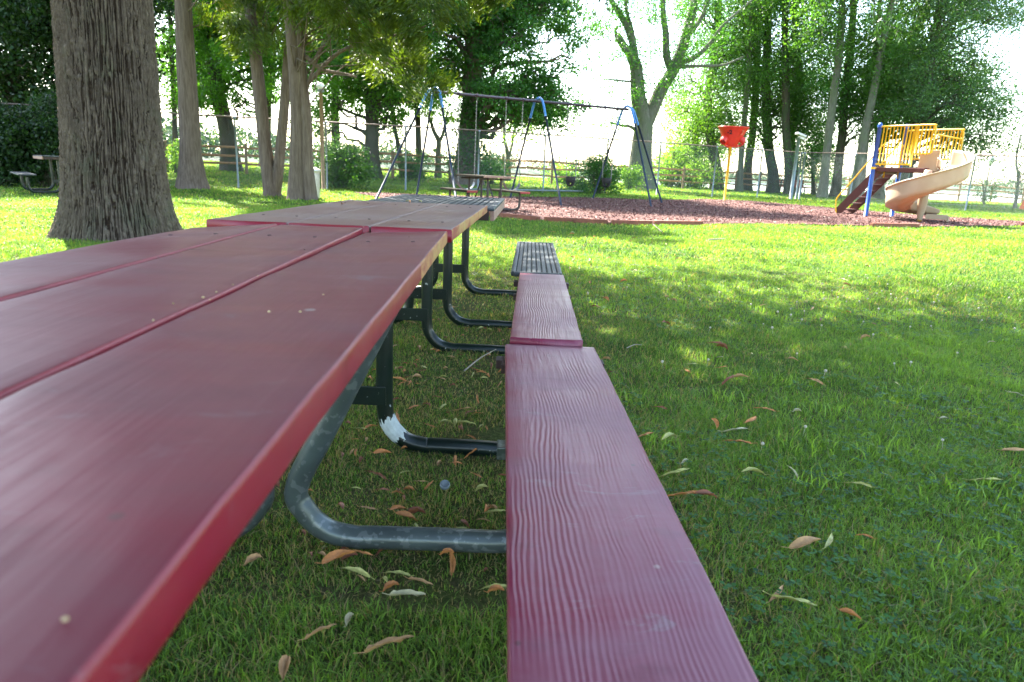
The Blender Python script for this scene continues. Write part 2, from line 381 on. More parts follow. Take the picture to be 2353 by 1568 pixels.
def shore_path(deg):
    d = np.interp(deg, [-70, -40, -20, -8, 2, 20, 60], [230, 290, 330, 470, 760, 950, 1050])
    return d
def build_shore():
    g = Geo(); h = Geo(); degs = np.linspace(-68, 60, 150)
    P = []
    for dg in degs:
        a = R(dg); d = shore_path(dg); s = np.array([math.sin(a), math.cos(a)])
        row = [(*(s * d), -4.4), (*(s * (d + 6)), -3.2), (*(s * (d + 60)), 1.5), (*(s * (d + 260)), 4), (*(s * (d + 700)), 3)]
        P.append(row)
    P = np.array(P); n, k = P.shape[:2]
    i = np.arange(n - 1)[:, None] * k; j = np.arange(k - 1)[None, :]
    g.add(P, np.stack([i + j, i + j + 1, i + k + j + 1, i + k + j], -1))
    tag(g.build('far_shore_hills', M['hill_ground'], smooth=True), kind='structure')
    # canopy of the far wood: clump faces over domes
    m = 1500
    dg = rng.uniform(-67, 60, m); d = np.array([shore_path(x) for x in dg]) + 6 + rng.random(m) ** 1.6 * 90
    cx = np.sin(np.radians(dg)) * d; cy_ = np.cos(np.radians(dg)) * d
    top = rng.uniform(10, 17, m) * (.8 + .4 * vnoise(dg * .5, d * 0, 5)); rad = rng.uniform(3.5, 7, m)
    per = 46
    u = rng.normal(size=(m, per, 3)); u /= np.linalg.norm(u, axis=2)[..., None]; u[..., 2] = np.abs(u[..., 2]) * 1.2 - .35
    c = np.stack([cx, cy_, top * .55 - 3], -1)[:, None, :] + u * np.stack([rad, rad, top * .62], -1)[:, None, :]
    sc_ = (rad[:, None] * rng.uniform(.22, .4, (m, per)))
    leaf_cards(h, c.reshape(-1, 3), sc_.ravel(), rng, np.repeat(rng.random(m) * .5, per) + rng.random(m * per) * .4, aspect=.8)
    tag(h.build('far_shore_woods', M['hill']), label='hazy wooded far shore across the lake', cat='woods', kind='stuff')

def leaf_cards(g, c, size, rng, tone, aspect=.55, up=.35, nrm=None):
    """one small folded leaf face (rhombus) per centre"""
    n = len(c); c = np.asarray(c, np.float32)
    nv = rng.normal(size=(n, 3)); nv[:, 2] += up; nv /= np.linalg.norm(nv, axis=1)[:, None]
    t = rng.normal(size=(n, 3)); t -= (t * nv).sum(1)[:, None] * nv; t /= np.linalg.norm(t, axis=1)[:, None]
    if nrm is not None:
        t = nrm + rng.normal(size=(n, 3)) * .35; t /= np.linalg.norm(t, axis=1)[:, None]
        nv = rng.normal(size=(n, 3)); nv -= (nv * t).sum(1)[:, None] * t; nv /= np.linalg.norm(nv, axis=1)[:, None]
    b = np.cross(nv, t); s = np.broadcast_to(size, (n,))[:, None]; w_ = s * aspect
    v = np.stack([c - t * s * .5, c + b * w_ * .5 - t * s * .05, c + t * s * .5, c - b * w_ * .5 - t * s * .05], 1)
    i = np.arange(n)[:, None] * 4
    g.add(v.reshape(-1, 3), i + np.array([[0, 1, 2, 3]]), tone=np.repeat(np.clip(tone, 0, 1), 4))
build_shore()

def flat_patch(name, pts, mat, dz=.004, step=.5):
    """a sheet that follows the lawn inside a closed outline"""
    bm = bmesh.new(); vs = [bm.verts.new((p[0], p[1], 0)) for p in pts]; bm.faces.new(vs)
    bmesh.ops.triangulate(bm, faces=bm.faces[:])
    xs = [p[0] for p in pts]; ys = [p[1] for p in pts]
    for k in range(int(min(ys)) - 1, int(max(ys)) + 2):
        gm = bm.verts[:] + bm.edges[:] + bm.faces[:]; bmesh.ops.bisect_plane(bm, geom=gm, plane_co=(0, k, 0), plane_no=(0, 1, 0))
    for k in range(int(min(xs)) - 1, int(max(xs)) + 2):
        gm = bm.verts[:] + bm.edges[:] + bm.faces[:]; bmesh.ops.bisect_plane(bm, geom=gm, plane_co=(k, 0, 0), plane_no=(1, 0, 0))
    for v in bm.verts:
        x, y = v.co.x, v.co.y
        v.co.z = float(gz(x, y)) + .02 + dz
    me = bpy.data.meshes.new(name); bm.normal_update()
    if sum(f.normal.z for f in bm.faces) < 0: bmesh.ops.reverse_faces(bm, faces=bm.faces[:])
    bm.to_mesh(me); bm.free(); me.materials.append(mat)
    o = bpy.data.objects.new(name, me); col.objects.link(o); return tag(o, kind='structure')
MULCH = [(-5.1, 21.6), (-3.9, 19.6), (-2.6, 17.2), (-1.6, 15.0), (-.45, 14.0), (.25, 13.35), (1.0, 13.1), (1.95, 13.15), (2.6, 13.5), (3.6, 13.9), (4.7, 14.7),
         (6.0, 15.2), (7.3, 15.6), (8.6, 15.9), (10.4, 16.7), (12.4, 17.9), (14.2, 19.0), (15.4, 20.2), (15.2, 21.0), (13.2, 21.8), (11.6, 23.6), (10.2, 25.6), (9.0, 27.2), (7.2, 27.0),
         (5.8, 25.2), (4.4, 24.4), (2.8, 24.2), (1.0, 23.3), (-.6, 22.5), (-2.4, 21.8), (-4.2, 21.9)]
flat_patch('mulch_bed', MULCH, M['mulch'])
flat_patch('gravel_path', [(17, 36), (22, 35.4), (30, 36), (40, 38), (40, 39.4), (30, 37.4), (22, 36.8), (17, 37.4)], M['path'])

# ---------------------------------------------------------------- trees
def rand_unit(rng): v = rng.normal(size=3); return v / np.linalg.norm(v)

def limb_path(rng, a, b, sag=.12, n=8, wob=.05):
    a = np.array(a, float); b = np.array(b, float); L = np.linalg.norm(b - a); t = np.linspace(0, 1, n)[:, None]
    p = a + (b - a) * t; p[:, 2] += np.sin(t[:, 0] * math.pi) * L * sag
    p[1:-1] += rng.normal(size=(n - 2, 3)) * L * wob; return p

def tree(name, label, cat, base, trunk, r0, r1, clusters, leafmat, barkmat, seed=1, leaf=.11, per=420, spread=.55,
         group=None, seg=12, tone=(.0, 1.), limb_r=.28, flare=1.5, twig=True, extra_limbs=(), droop=False, zmin=None, aspect=.6, ends=True, lean_up=.35):
    """trunk: world points from the base up. clusters: world centres of leafy boughs with radius. Parts: trunk, crown."""
    rng = np.random.default_rng(seed)
    base = Vector(base); T = np.array([list(Vector(p) - base) for p in smooth_path(trunk, 5)])
    root = empty(name, base, label=label, cat=cat, group=group)
    g = Geo(); n = len(T)
    hh = np.linspace(0, 1, n); rad = r0 + (r1 - r0) * hh
    z = T[:, 2] - T[0, 2]; rad = rad * (1 + (flare - 1) * np.exp(-np.clip(z, 0, None) / (r0 * 1.6 + 1e-6)))
    th = np.linspace(0, 2 * math.pi, seg, endpoint=False)
    noise = 1 + .10 * np.sin(th * 3 + seed)[None, :] * np.exp(-z / .5)[:, None] + rng.normal(size=(n, seg)) * .025
    T[0, 2] -= .1
    g.tube(T, rad, seg, noise=noise)
    lv = Geo()
    if len(clusters):
        C = np.array([[*(Vector(c[:3]) - base), c[3]] for c in clusters])
        for c in C:
            zt = max(z.max() * .12, min(c[2] - c[3] * .4 - .25 * np.hypot(c[0] - T[-1, 0], c[1] - T[-1, 1]), z.max() * .97))
            k = int(np.argmin(np.abs(z - zt))); s = T[k]; rl = max(rad[k] * limb_r * rng.uniform(.7, 1.2), .012)
            if ends:
                p = limb_path(rng, s, c[:3], .08 if not droop else .16)
                g.tube(p, np.linspace(rl, rl * .25, len(p)), 6, cap=False)
            if twig:
                for _ in range(4):
                    e = c[:3] + rand_unit(rng) * c[3] * rng.uniform(.6, 1.0)
                    q = limb_path(rng, p[-3] if ends else c[:3], e, .05, 5); g.tube(q, np.linspace(rl * .35, rl * .1, 5), 4, cap=False)
        # leaves: sub-clumps inside each bough so that gaps stay open
        K = per; pts = []; tn = []
        for c in C:
            m = int(K * (c[3] / .9) ** 2) + 8; ns = max(4, int(9 * (c[3] / .9) ** 1.3))
            sub = c[:3] + rng.normal(size=(ns, 3)) * c[3] * .52 * np.array([1, 1, .75]); sr = c[3] * rng.uniform(.16, .34, ns) * spread / .55
            w_ = rng.integers(0, ns, m); pp = sub[w_] + rng.normal(size=(m, 3)) * sr[w_][:, None] * np.array([1, 1, .8])
            if droop: pp[:, 2] -= np.abs(rng.normal(size=m)) * c[3] * .25
            pts.append(pp); tt = rng.uniform(tone[0], tone[1], ns)
            tn.append(tt[w_] * .6 + rng.random(m) * .4 * (tone[1] - tone[0]) + tone[0] * .4)
        pts = np.concatenate(pts); tn = np.concatenate(tn)
        if zmin is not None: k = pts[:, 2] + base.z > zmin; pts = pts[k]; tn = tn[k]
        nr = None
        if aspect < .3:                                                      # feathery sprays hang outward and down
            nr = np.stack([np.sin(pts[:, 2] * 2.1 + pts[:, 0] * 3), np.cos(pts[:, 1] * 2.7 + pts[:, 2]), -.75 + .0 * pts[:, 0]], 1)
        leaf_cards(lv, pts, leaf * rng.uniform(.6, 1.25, len(pts)), rng, tn, aspect, lean_up, nr)
    for p, ra in extra_limbs:
        pl = np.array([list(Vector(q) - base) for q in smooth_path(p, 4)]); g.tube(pl, np.linspace(ra[0], ra[1], len(pl)), 8)
    g.build('trunk', barkmat, root, smooth=True)
    if lv.n: lv.build('crown', leafmat, root)
    return root

def blob(rng, c, r, n, rc=(.6, 1.1), shell=.35):
    """n bough centres in an ellipsoid c, radii r"""
    out = []
    while len(out) < n:
        u = rng.uniform(-1, 1, 3); d = np.linalg.norm(u)
        if shell < d < 1: out.append((*(np.array(c) + u * np.array(r)), rng.uniform(*rc)))
    return out
def img_path(pts, y0, y1=None):
    """points given by their place in the photo at depths running from y0 to y1; the first stands on the lawn"""
    y1 = y0 if y1 is None else y1; n = len(pts); out = []
    for i, p in enumerate(pts): out.append(at_depth(p[0], p[1], y0 + (y1 - y0) * i / max(1, n - 1)))
    b = out[0].copy(); b.z = float(gz(b.x, b.y)); out[0] = b; return out
def img_path_free(pts, y): return [at_depth(p[0], p[1], y) for p in pts]
def img_blob(rng, x0, x1, y0, y1, d, n, rc, dd=2.0):
    """bough centres filling an image rectangle around depth d"""
    out = []
    for _ in range(n):
        y = d + rng.uniform(-dd, dd); p = at_depth(rng.uniform(x0, x1), rng.uniform(y0, y1), y); out.append((p.x, p.y, p.z, rng.uniform(*rc)))
    return out
def img_poly_blob(rng, poly, d, n, rc, dd=2.0):
    xs = [p[0] for p in poly]; ys = [p[1] for p in poly]; out = []
    while len(out) < n:
        x, y = rng.uniform(min(xs), max(xs)), rng.uniform(min(ys), max(ys)); c = False; j = len(poly) - 1
        for i in range(len(poly)):
            if (poly[i][1] > y) != (poly[j][1] > y) and x < (poly[j][0] - poly[i][0]) * (y - poly[i][1]) / (poly[j][1] - poly[i][1]) + poly[i][0]: c = not c
            j = i
        if c: q = at_depth(x, y, d + rng.uniform(-dd, dd)); out.append((q.x, q.y, q.z, rng.uniform(*rc)))
    return out

# the big oak right beside the tables: trunk with real bark ridges, crown high above the frame shading the tables
def big_oak():
    base = Vector((-4.68, 8.05, 0)); root = empty('oak_tree', base, label='huge old tree trunk with deeply furrowed grey bark close behind the red tables', cat='tree')
    nz, nt_ = 620, 460
    z = np.concatenate([np.linspace(-.1, 3.6, nz - 60), np.linspace(3.62, 6.5, 60)]); th = np.linspace(0, 2 * math.pi, nt_, endpoint=False)
    Z, TH = np.meshgrid(z, th, indexing='ij')
    r = .49 - .018 * Z + .19 * np.exp(-np.clip(Z + .05, 0, None) / .34)
    r *= 1 + .09 * np.exp(-Z / .45) * np.sin(TH * 5 + .6) + .03 * np.sin(TH * 3 + Z * .5)
    k = 100
    warp = (vnoise(TH * 6, Z * 1.3, 11) - .5) * 1.8 + (vnoise(TH * 26, Z * 3.2, 12) - .5) * 1.7
    u = TH * k / (2 * math.pi) + warp
    rid = np.abs((u % 1) - .5) * 2                                     # 0 in the furrow middle .. 1
    rid2 = np.abs(((u * 1.9 + 3.3 + warp * .7) % 1) - .5) * 2
    rid = np.clip(1 - np.minimum(rid * 1.5, 1) ** 1.2 * .9 - .35 * (1 - np.minimum(rid2 * 2.4, 1)), 0, 1)
    cr = vnoise(np.floor(u) * 3.7 + 40, Z * 11 + np.floor(u) * 5.3 + (vnoise(TH * 90, Z * 30, 17)) * .8, 13); cr2 = vnoise(u * 3, Z * 42, 15)
    hgt = rid * .040 - .018 * np.clip((cr - .78) * 9, 0, 1) + (cr2 - .5) * .012 + (vnoise(TH * 60, Z * 70, 14) - .5) * .007
    r = r + hgt
    cx = .035 * Z; V = np.stack([cx + r * np.cos(TH), r * np.sin(TH), Z], -1)
    g = Geo(); i = np.arange(nz - 1)[:, None] * nt_; j = np.arange(nt_)[None, :]; kk = (j + 1) % nt_
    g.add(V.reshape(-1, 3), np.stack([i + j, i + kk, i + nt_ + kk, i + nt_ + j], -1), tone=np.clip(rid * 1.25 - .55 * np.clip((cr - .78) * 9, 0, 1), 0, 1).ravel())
    rg = np.random.default_rng(5)
    for a in (.3, 1.6, 2.9, 4.1, 5.3):
        e = np.array([-.3 + math.cos(a) * 5, math.sin(a) * 5, 9.5]); g.tube(limb_path(rg, [-.3, 0, 5.6], e, .1), np.linspace(.30, .07, 8), 8, cap=False)
    g.tube([[-.28, 0, 6.4], [-.2, .1, 8], [0, 0, 11]], [.42, .3, .1], 10)
    g.build('trunk', M['oak_bark'], root, smooth=True)
    lv = Geo(); cl = blob(rg, (1.8, -2.6, 9.2), (7.4, 8.0, 3.6), 300, (.9, 1.5), .1)
    cl += blob(rg, (.6, -1.8, 8.3), (3.0, 3.0, 1.6), 46, (.9, 1.3), 0)  # extra boughs out of view, added to block sun from the near table
    cl += blob(rg, (1.3, -3.4, 7.4), (2.6, 2.6, 1.4), 40, (.8, 1.2), 0)  # second unseen clump, also put in to keep sunlight off the planks
    pts = []
    for c in cl:
        m = 430; ns = 9; sub = np.array(c[:3]) + rg.normal(size=(ns, 3)) * c[3] * .6; w_ = rg.integers(0, ns, m)
        pts.append(sub[w_] + rg.normal(size=(m, 3)) * c[3] * .3)
    pts = np.concatenate(pts); pts = pts[pts[:, 2] > 5.6 + .0 * pts[:, 0]]
    leaf_cards(lv, pts, .17 * rg.uniform(.7, 1.3, len(pts)), rg, rg.random(len(pts)) * .9, .6)
    lv.build('crown', M['hanging_leaf'], root)
big_oak()

# ---------------------------------------------------------------- picnic tables
def plank(width, length, thick, x0, y0, ztop, seed, tilt=0., wave=.0012, cup=0., n=70, r=.0058, twist=0.):
    """board along y with rounded, slightly wavy edges; x0,y0 its low corner"""
    rng = np.random.default_rng(seed); prof = []
    for cx, cz, a0 in ((width - r, -r, 0), (r, -r, 90), (r, -thick + r, 180), (width - r, -thick + r, 270)):
        for k in range(4): a = R(a0 + k * 30); prof.append((cx + r * math.cos(a), cz + r * math.sin(a)))
    # extra points across the top so that it can cup
    top = [(width - r - (width - 2 * r) * t, 0.) for t in np.linspace(0, 1, 8)[1:-1]]
    prof = prof[:4] + top + prof[4:]; prof = np.array(prof); m = len(prof)
    ys = np.linspace(0, length, n); V = np.zeros((n, m, 3))
    ed = np.interp(ys, np.linspace(0, length, n // 3), rng.normal(size=n // 3)) * wave * .25 + rng.normal(size=n) * wave * .2
    edz = np.interp(ys, np.linspace(0, length, n // 4), rng.normal(size=n // 4)) * wave
    for i, y in enumerate(ys):
        e = (prof[:, 0] > width / 2) * ed[i]
        x = prof[:, 0] + e; zt = prof[:, 1] + edz[i] * (np.abs(prof[:, 0] - width / 2) > width * .45)
        zt = zt - cup * (1 - ((prof[:, 0] - width / 2) / (width / 2)) ** 2) * (prof[:, 1] > -r * 1.01)
        V[i] = np.stack([x0 + x, np.full(m, y0 + y), ztop + zt + (tilt + twist * (y / length) ** 3) * (prof[:, 0] - width / 2) - abs(twist) * (y / length) ** 3 * width * .5], -1)
    V[0, :, 1] += .003; V[-1, :, 1] -= .003
    i = np.arange(n - 1)[:, None] * m; j = np.arange(m)[None, :]; k = (j + 1) % m
    f = np.stack([i + j, i + nrm_(m) + j, i + nrm_(m) + k, i + k], -1)
    return V.reshape(-1, 3), f.reshape(-1, 4), np.arange(m)[None, :], (np.arange(m)[::-1] + (n - 1) * m)[None, :]
def nrm_(m): return m

def table_frame(vp, X, L, Z):
    """the empty of a table whose long axis runs to the far point seen at vp; X, L, Z local to the camera"""
    d = ray(*vp).normalized(); az = math.atan2(d.x, d.y); el = math.asin(d.z)
    rot = Matrix.Rotation(-az, 3, 'Z') @ Matrix.Rotation(el, 3, 'X')
    return Vector((0, 0, CAM_H)) + rot @ Vector((X, L, Z)), rot.to_euler()

def set_side_mat(o, x, y0, y1, slot, z0=-9, z1=9):
    me = o.data
    for p in me.polygons:
        if p.normal.x > .38 and p.center.x > x and y0 <= p.center.y <= y1: p.material_index = slot

def set_end_mat(o, slot):
    for p in o.data.polygons:
        if p.normal.y < -.6: p.material_index = slot

def rotz(a): return Matrix.Rotation(a, 4, 'Z')

def u_leg(g, xs, zs, xf, xl, zl, y, r, bend=.13, mat=0, lean=0., foot=.03):
    """one bent pipe: down from the seat, along the ground, round the bend and up to the top"""
    s = 1 if xs > xl else -1; p = [(xs, y, zs), (xs, y, foot + .12), (xs - s * .04, y, foot + .03), (xs - s * .12, y, foot)]
    p += [(xs + (xl - xs) * t, y, foot) for t in (.45, .7)]
    for a in (0, 30, 60, 90): p.append((xl + s * bend - s * bend * math.sin(R(a)), y, foot + bend - bend * math.cos(R(a))))
    p += [(xl + lean * .35 * s, y, foot + bend + (zl - foot - bend) * .35), (xl + lean * s, y, zl)]
    g.tube(smooth_path(p, 6), r, 14, mat=mat)

def wood_table(name, label, vp, h_top, xr, pitch, L0, L1, hb, bx0, bx1, B0, B1, legs, mats, tubemat, seed, galv=False, planktilt=(0, 0, 0), zoff=(0, 0, 0), group=None, twist=(0, 0, 0)):
    Xc = xr - 1.5 * pitch; Lc = (L0 + L1) / 2; Hc = -CAM_H + .0
    loc, rot = table_frame(vp, Xc, Lc, Hc)
    root = empty(name, loc, rot, label, 'picnic table', group)
    zt = CAM_H - h_top                                           # local height of the top
    for i in range(3):
        x0 = xr - Xc - (3 - i) * pitch + .003
        g = Geo(); g.add(*plank(pitch - .006, L1 - L0, .040, x0, L0 - Lc, zt + zoff[i], seed + i, planktilt[i], .0007 if i == 2 else .0004, .0012, n=90, twist=twist[i]))
        o = g.build('tabletop_plank', [mats[0], mats[2]], root, smooth=True); o.data.shade_flat()
        o.data.polygons.foreach_set('use_smooth', [True] * len(o.data.polygons))
        if i == 2 or galv: set_side_mat(o, x0 + pitch * .8, -9, 9, 1)
        if not galv: o.data.materials.append(M['red_edge']); set_end_mat(o, 2)
        if i == 2 and galv: o.data.materials.append(M['worn_edge']); set_side_mat(o, x0 + pitch * .8, .38, 9, 2)
    zb = CAM_H - hb
    for side in (0, 1):
        a, b = bx0 - Xc, bx1 - Xc
        if side: a, b = -b, -a
        g = Geo(); g.add(*plank(b - a, B1 - B0, .042, a, B0 - Lc, zb, seed + 9 + side, 0, .0011, .001, n=90))
        o = g.build('bench_seat', [mats[1]], root, smooth=True)
    bxm = (bx0 + bx1) / 2 - Xc
    for ly, lx, lean, sx in legs:
        y = ly - Lc; x = lx - Xc
        for s in (1, -1):
            xx = x if s > 0 or not galv else x - .072
            g = Geo(); u_leg(g, s * (sx - Xc), zb - .045, 0, s * xx, zt - .06, y, .0285, .135, lean=lean); g.build('leg_pipe', tubemat, root, smooth=True)
        g = Geo()
        if not galv: g.rbox((0, y - .03, .21), (abs(x) * 2 + .02, .006, .065), .002)
        if not galv: g.build('cross_bar', tubemat, root)
        g = Geo(); g.rbox((0, y + .032, zt - .06), (pitch * 2.5, .045, .03), .003); g.build('top_batten', tubemat, root)
        for s in (1, -1):
            g = Geo(); g.rbox((s * bxm, y, zb - .062), (abs(bx1 - bx0) + .04, .05, .032), .003); g.build('seat_bracket', M['dark_wood'] if not galv else tubemat, root)
    # angle irons under the ends of the seats
    for s in (1, -1):
        g = Geo(); g.rbox((s * bxm, B1 - Lc - .035, zb - .058), (abs(bx1 - bx0) + .06, .06, .03), .003); g.build('end_cleat', M['dark_wood'], root)
    return root

T1 = wood_table('picnic_table', 'nearest red painted picnic table, glossy dusty planks filling the foreground', (1157, 376), .209, -.163, .262, -.02, 2.14, .607, .028, .340, .12, 2.30,
           [(1.53, -.476, .25, .16), (.30, -.476, .25, .16)], (M['red_a'], M['red_bench'], M['red_edge']), M['tube_galv'], 10, True, (.030, 0, .006), (-.001, 0, -.001), twist=(.055, 0, .050))
T2 = wood_table('picnic_table', 'second red picnic table, more weathered, with orange worn plank edge and black pipe legs', (1228, 400), .179, -.247, .2615, 2.15, 3.83, .562, -.06, .197, 2.33, 3.955,
           [(2.17, -.468, 0, .09), (3.50, -.53, 0, .09)], (M['red_b'], M['red_bench'], M['worn_edge']), M['tube_dark'], 30, False, (.0, 0, 0), (0, 0, 0))
# bare patch on the second table's near leg bend
def chip_patch(root, y, x, Xc, Lc):
    g = Geo(); b = .135; pts = []
    for a in (30, 42, 54, 66, 76): pts.append((x + b - b * math.sin(R(a)), y, .03 + b - b * math.cos(R(a))))
    rr = [.0270, .0300, .0302, .0300, .0270]; g.tube(pts, rr, 14, cap=True, noise=np.where(np.isin(np.arange(5), (0, 4))[:, None], np.random.default_rng(3).uniform(.85, 1.12, (5, 14)), 1.0))
    tag(g.build('bare_patch', M['chip'], root), label='bare grey-white patch where the paint has flaked off the leg bend')
chip_patch(T2, 2.17 - 2.99, -.468 + .247 + 1.5 * .2615, 0, 0)

def mesh_slab(g, w_, l_, z, slats, cross, lip=.045, rim=.045):
    """punched metal panel: slats along y, cross wires, rolled rim"""
    inner = w_ - 2 * rim; p = inner / slats
    for i in range(slats): g.rbox((-inner / 2 + (i + .5) * p, 0, z - .003), (p * .68, l_ - 2 * rim, .005), .0015)
    n = int((l_ - 2 * rim) / cross)
    for i in range(n): g.box((0, -l_ / 2 + rim + (i + .5) * cross, z - .010), (inner, cross * .42, .004))
def metal_table(name, label, loc, rot, zt=.735, zb=.375, top_w=.79, length=1.55, seat_l=1.81, seat_w=.304, seat_x=.555, seat_dy=.0, legs=(-.42, .55), lx=.30, group=None):
    root = empty(name, loc, rot, label, 'picnic table', group)
    g = Geo(); mesh_slab(g, top_w, length, zt, 17, .045); g.build('top_panel', M['mesh_metal'], root)
    g = Geo()
    for s in (1, -1):
        g.rbox((s * (top_w / 2 - .0225), 0, zt - .004), (.045, length, .016), .006)
        g.rbox((0, s * (length / 2 - .0225), zt - .0045), (top_w - .095, .045, .015), .006)
    g.build('top_rim', M['mesh_metal'], root)
    g = Geo()
    for s in (1, -1):
        g.rbox((s * (top_w / 2 - .012), 0, zt - .040), (.024, length - .02, .054), .004); pass
    g.build('top_skirt', M['tan_side'], root)
    for s in (1, -1):
        g = Geo(); g.rbox((0, s * (length / 2 - .02), zt - .040), (top_w - .06, .024, .052), .004); g.build('end_skirt', M['dark_wood'], root)
    for s in (1, -1):
        g = Geo(); mesh_slab(g, seat_w, seat_l, zb, 8, .034, rim=.03)
        for q in (1, -1):
            g.rbox((q * (seat_w / 2 - .015), 0, zb - .012), (.03, seat_l - .03, .030), .010)
            g.rbox((0, q * (seat_l / 2 - .015), zb - .0125), (seat_w - .035, .03, .030), .010)
        v = np.concatenate(g.v); v[:, 0] += s * seat_x; v[:, 1] += seat_dy; g.v = [v]; g.t = [np.concatenate(g.t)]
        g.build('seat_panel', M['mesh_metal'], root)
    for y in legs:
        for s in (1, -1):
            g = Geo(); u_leg(g, s * seat_x, zb - .03, 0, s * lx, zt - .03, y, .0285, .135); g.build('leg_pipe', M['tube_dark'], root, smooth=True)
        g = Geo(); g.rbox((0, y - .03, .21), (lx * 2, .006, .065), .002); g.build('cross_bar', M['tube_dark'], root)
    return root
loc, rot = table_frame((1222, 396), -.199 - .395, 4.63, -CAM_H)
T3 = metal_table('picnic_table', 'grey slatted metal picnic table at the far end of the row of three', loc, rot, zt=CAM_H - .207, zb=CAM_H - .57, seat_x=.594 + .055, seat_dy=.24, lx=.115, legs=(-.55, .57))
# metal table in the shade behind the oak
p = at_depth(97, 368, 15.2)
T4 = copy_tree(T3); T4.location = (p.x - .22, p.y + .95, float(gz(p.x, p.y)) + .02); T4.rotation_euler = (0, 0, R(40)); T4.scale = (1.12, 1.12, 1.1)
T4['label'] = 'metal slatted picnic table in deep shade, half hidden behind the huge oak trunk'

# wooden table near the swings
def far_table():
    ax = R(25); near = at_depth(1148, 411, 15.5); u = Vector((-math.sin(ax), math.cos(ax), 0)); c = near + u * .9
    root = empty('picnic_table', (c.x, c.y, 0.02), (0, 0, ax), 'brown wooden picnic table on bent pipe legs in front of the swing set', 'picnic table')
    for i in range(3):
        g = Geo(); g.rbox(((i - 1) * .255, 0, .745), (.245, 1.8, .042), .006); g.build('tabletop_plank', [M['moss_wood'], M['bright_red']], root)
    g = Geo(); g.rbox((0, -.905, .742), (.76, .012, .040), .003); g.build('end_trim', M['tan_side'], root)
    for s in (1, -1):
        g = Geo(); g.rbox((s * .64, 0, .42), (.25, 1.8, .045), .006); g.build('bench_seat', [M['moss_wood']], root)
        g = Geo(); g.rbox((s * .64, -.905, .42), (.245, .014, .043), .003); g.build('seat_end', [M['bright_red']], root)
    for y in (-.62, .55):
        for s in (1, -1):
            g = Geo(); u_leg(g, s * .64, .40, 0, s * .16, .72, y, .028, .11); g.build('leg_pipe', M['brown_tube'], root, smooth=True)
        g = Geo(); g.rbox((0, y + .03, .69), (.72, .05, .035), .003); g.build('cross_bar', M['brown_tube'], root)
        g = Geo(); g.tube([(0, y * .3, .68), (0, y, .22)], .016, 8); g.build('brace', M['brown_tube'], root)
far_table()

# ---------------------------------------------------------------- swing set
P0 = Vector((-2.27, 19.16, 0)); BV = Vector((2.753, 1.43, 0)); BU = BV.normalized(); PN = Vector((-.46, .888, 0)); HS = 2.95
def swing_set():
    root = empty('swing_set', P0 + BV, label='tall swing set frame of dark pipes with light blue sleeves at the leg tops', cat='swing set'); o = root.location
    g = Geo(); g.tube([P0 - BU * .05 + Vector((0, 0, HS - .09)) - o, P0 + BV * 2 + BU * .05 + Vector((0, 0, HS - .09)) - o], .036, 12); g.build('top_beam', M['beam'], root, smooth=True)
    for k in range(3):
        a = P0 + BV * k; dirs = [(-PN, 1.6), (PN, 1.6)]
        if k == 0: dirs.append((-BU, 1.7))
        if k == 2: dirs.append((BU, 1.7))
        for d, sp in dirs:
            foot = a + d * sp; foot.z = float(gz(foot.x, foot.y)) - .05
            ap = a + Vector((0, 0, HS)); kn = a + d * .34 + Vector((0, 0, HS - .28))
            pth = smooth_path([a + d * .03 + Vector((0, 0, HS)), a + d * .13 + Vector((0, 0, HS - .03)), a + d * .24 + Vector((0, 0, HS - .11)), kn, kn.lerp(foot, .09)], 5)
            g = Geo(); g.tube([q - o for q in pth], .034, 12); g.build('sleeve', M['swing_blue'], root, smooth=True)
            g = Geo(); g.tube([kn.lerp(foot, .05) - o, foot - o], .030, 12); g.build('leg', M['swing_black'], root, smooth=True)
    for t in HANG:
        p = P0 + BV * 2 * t; g = Geo(); g.tube([p - BU * .03 + Vector((0, 0, HS - .09)) - o, p + BU * .03 + Vector((0, 0, HS - .09)) - o], .05, 10)
        g.rbox(p + Vector((0, 0, HS - .155)) - o, (.03, .03, .08), .004); g.build('hanger', M['beam'], root)
HANG = [.105, .19, .335, .42, .66, .735, .87, .945]
swing_set()
def chain_geo(g, a, b, link=.05, r=.0062):
    """twisted chain drawn as alternating flat links"""
    a = Vector(a); b = Vector(b); n = int((b - a).length / link); d = (b - a).normalized()
    x = d.orthogonal().normalized(); y = d.cross(x)
    for i in range(n):
        c = a.lerp(b, (i + .5) / n); s = x if i % 2 else y; h = link * .62
        loop = [c + d * h * math.cos(t) + s * .013 * math.sin(t) for t in np.linspace(0, 2 * math.pi, 7)]
        g.tube(loop, r, 4, cap=False)
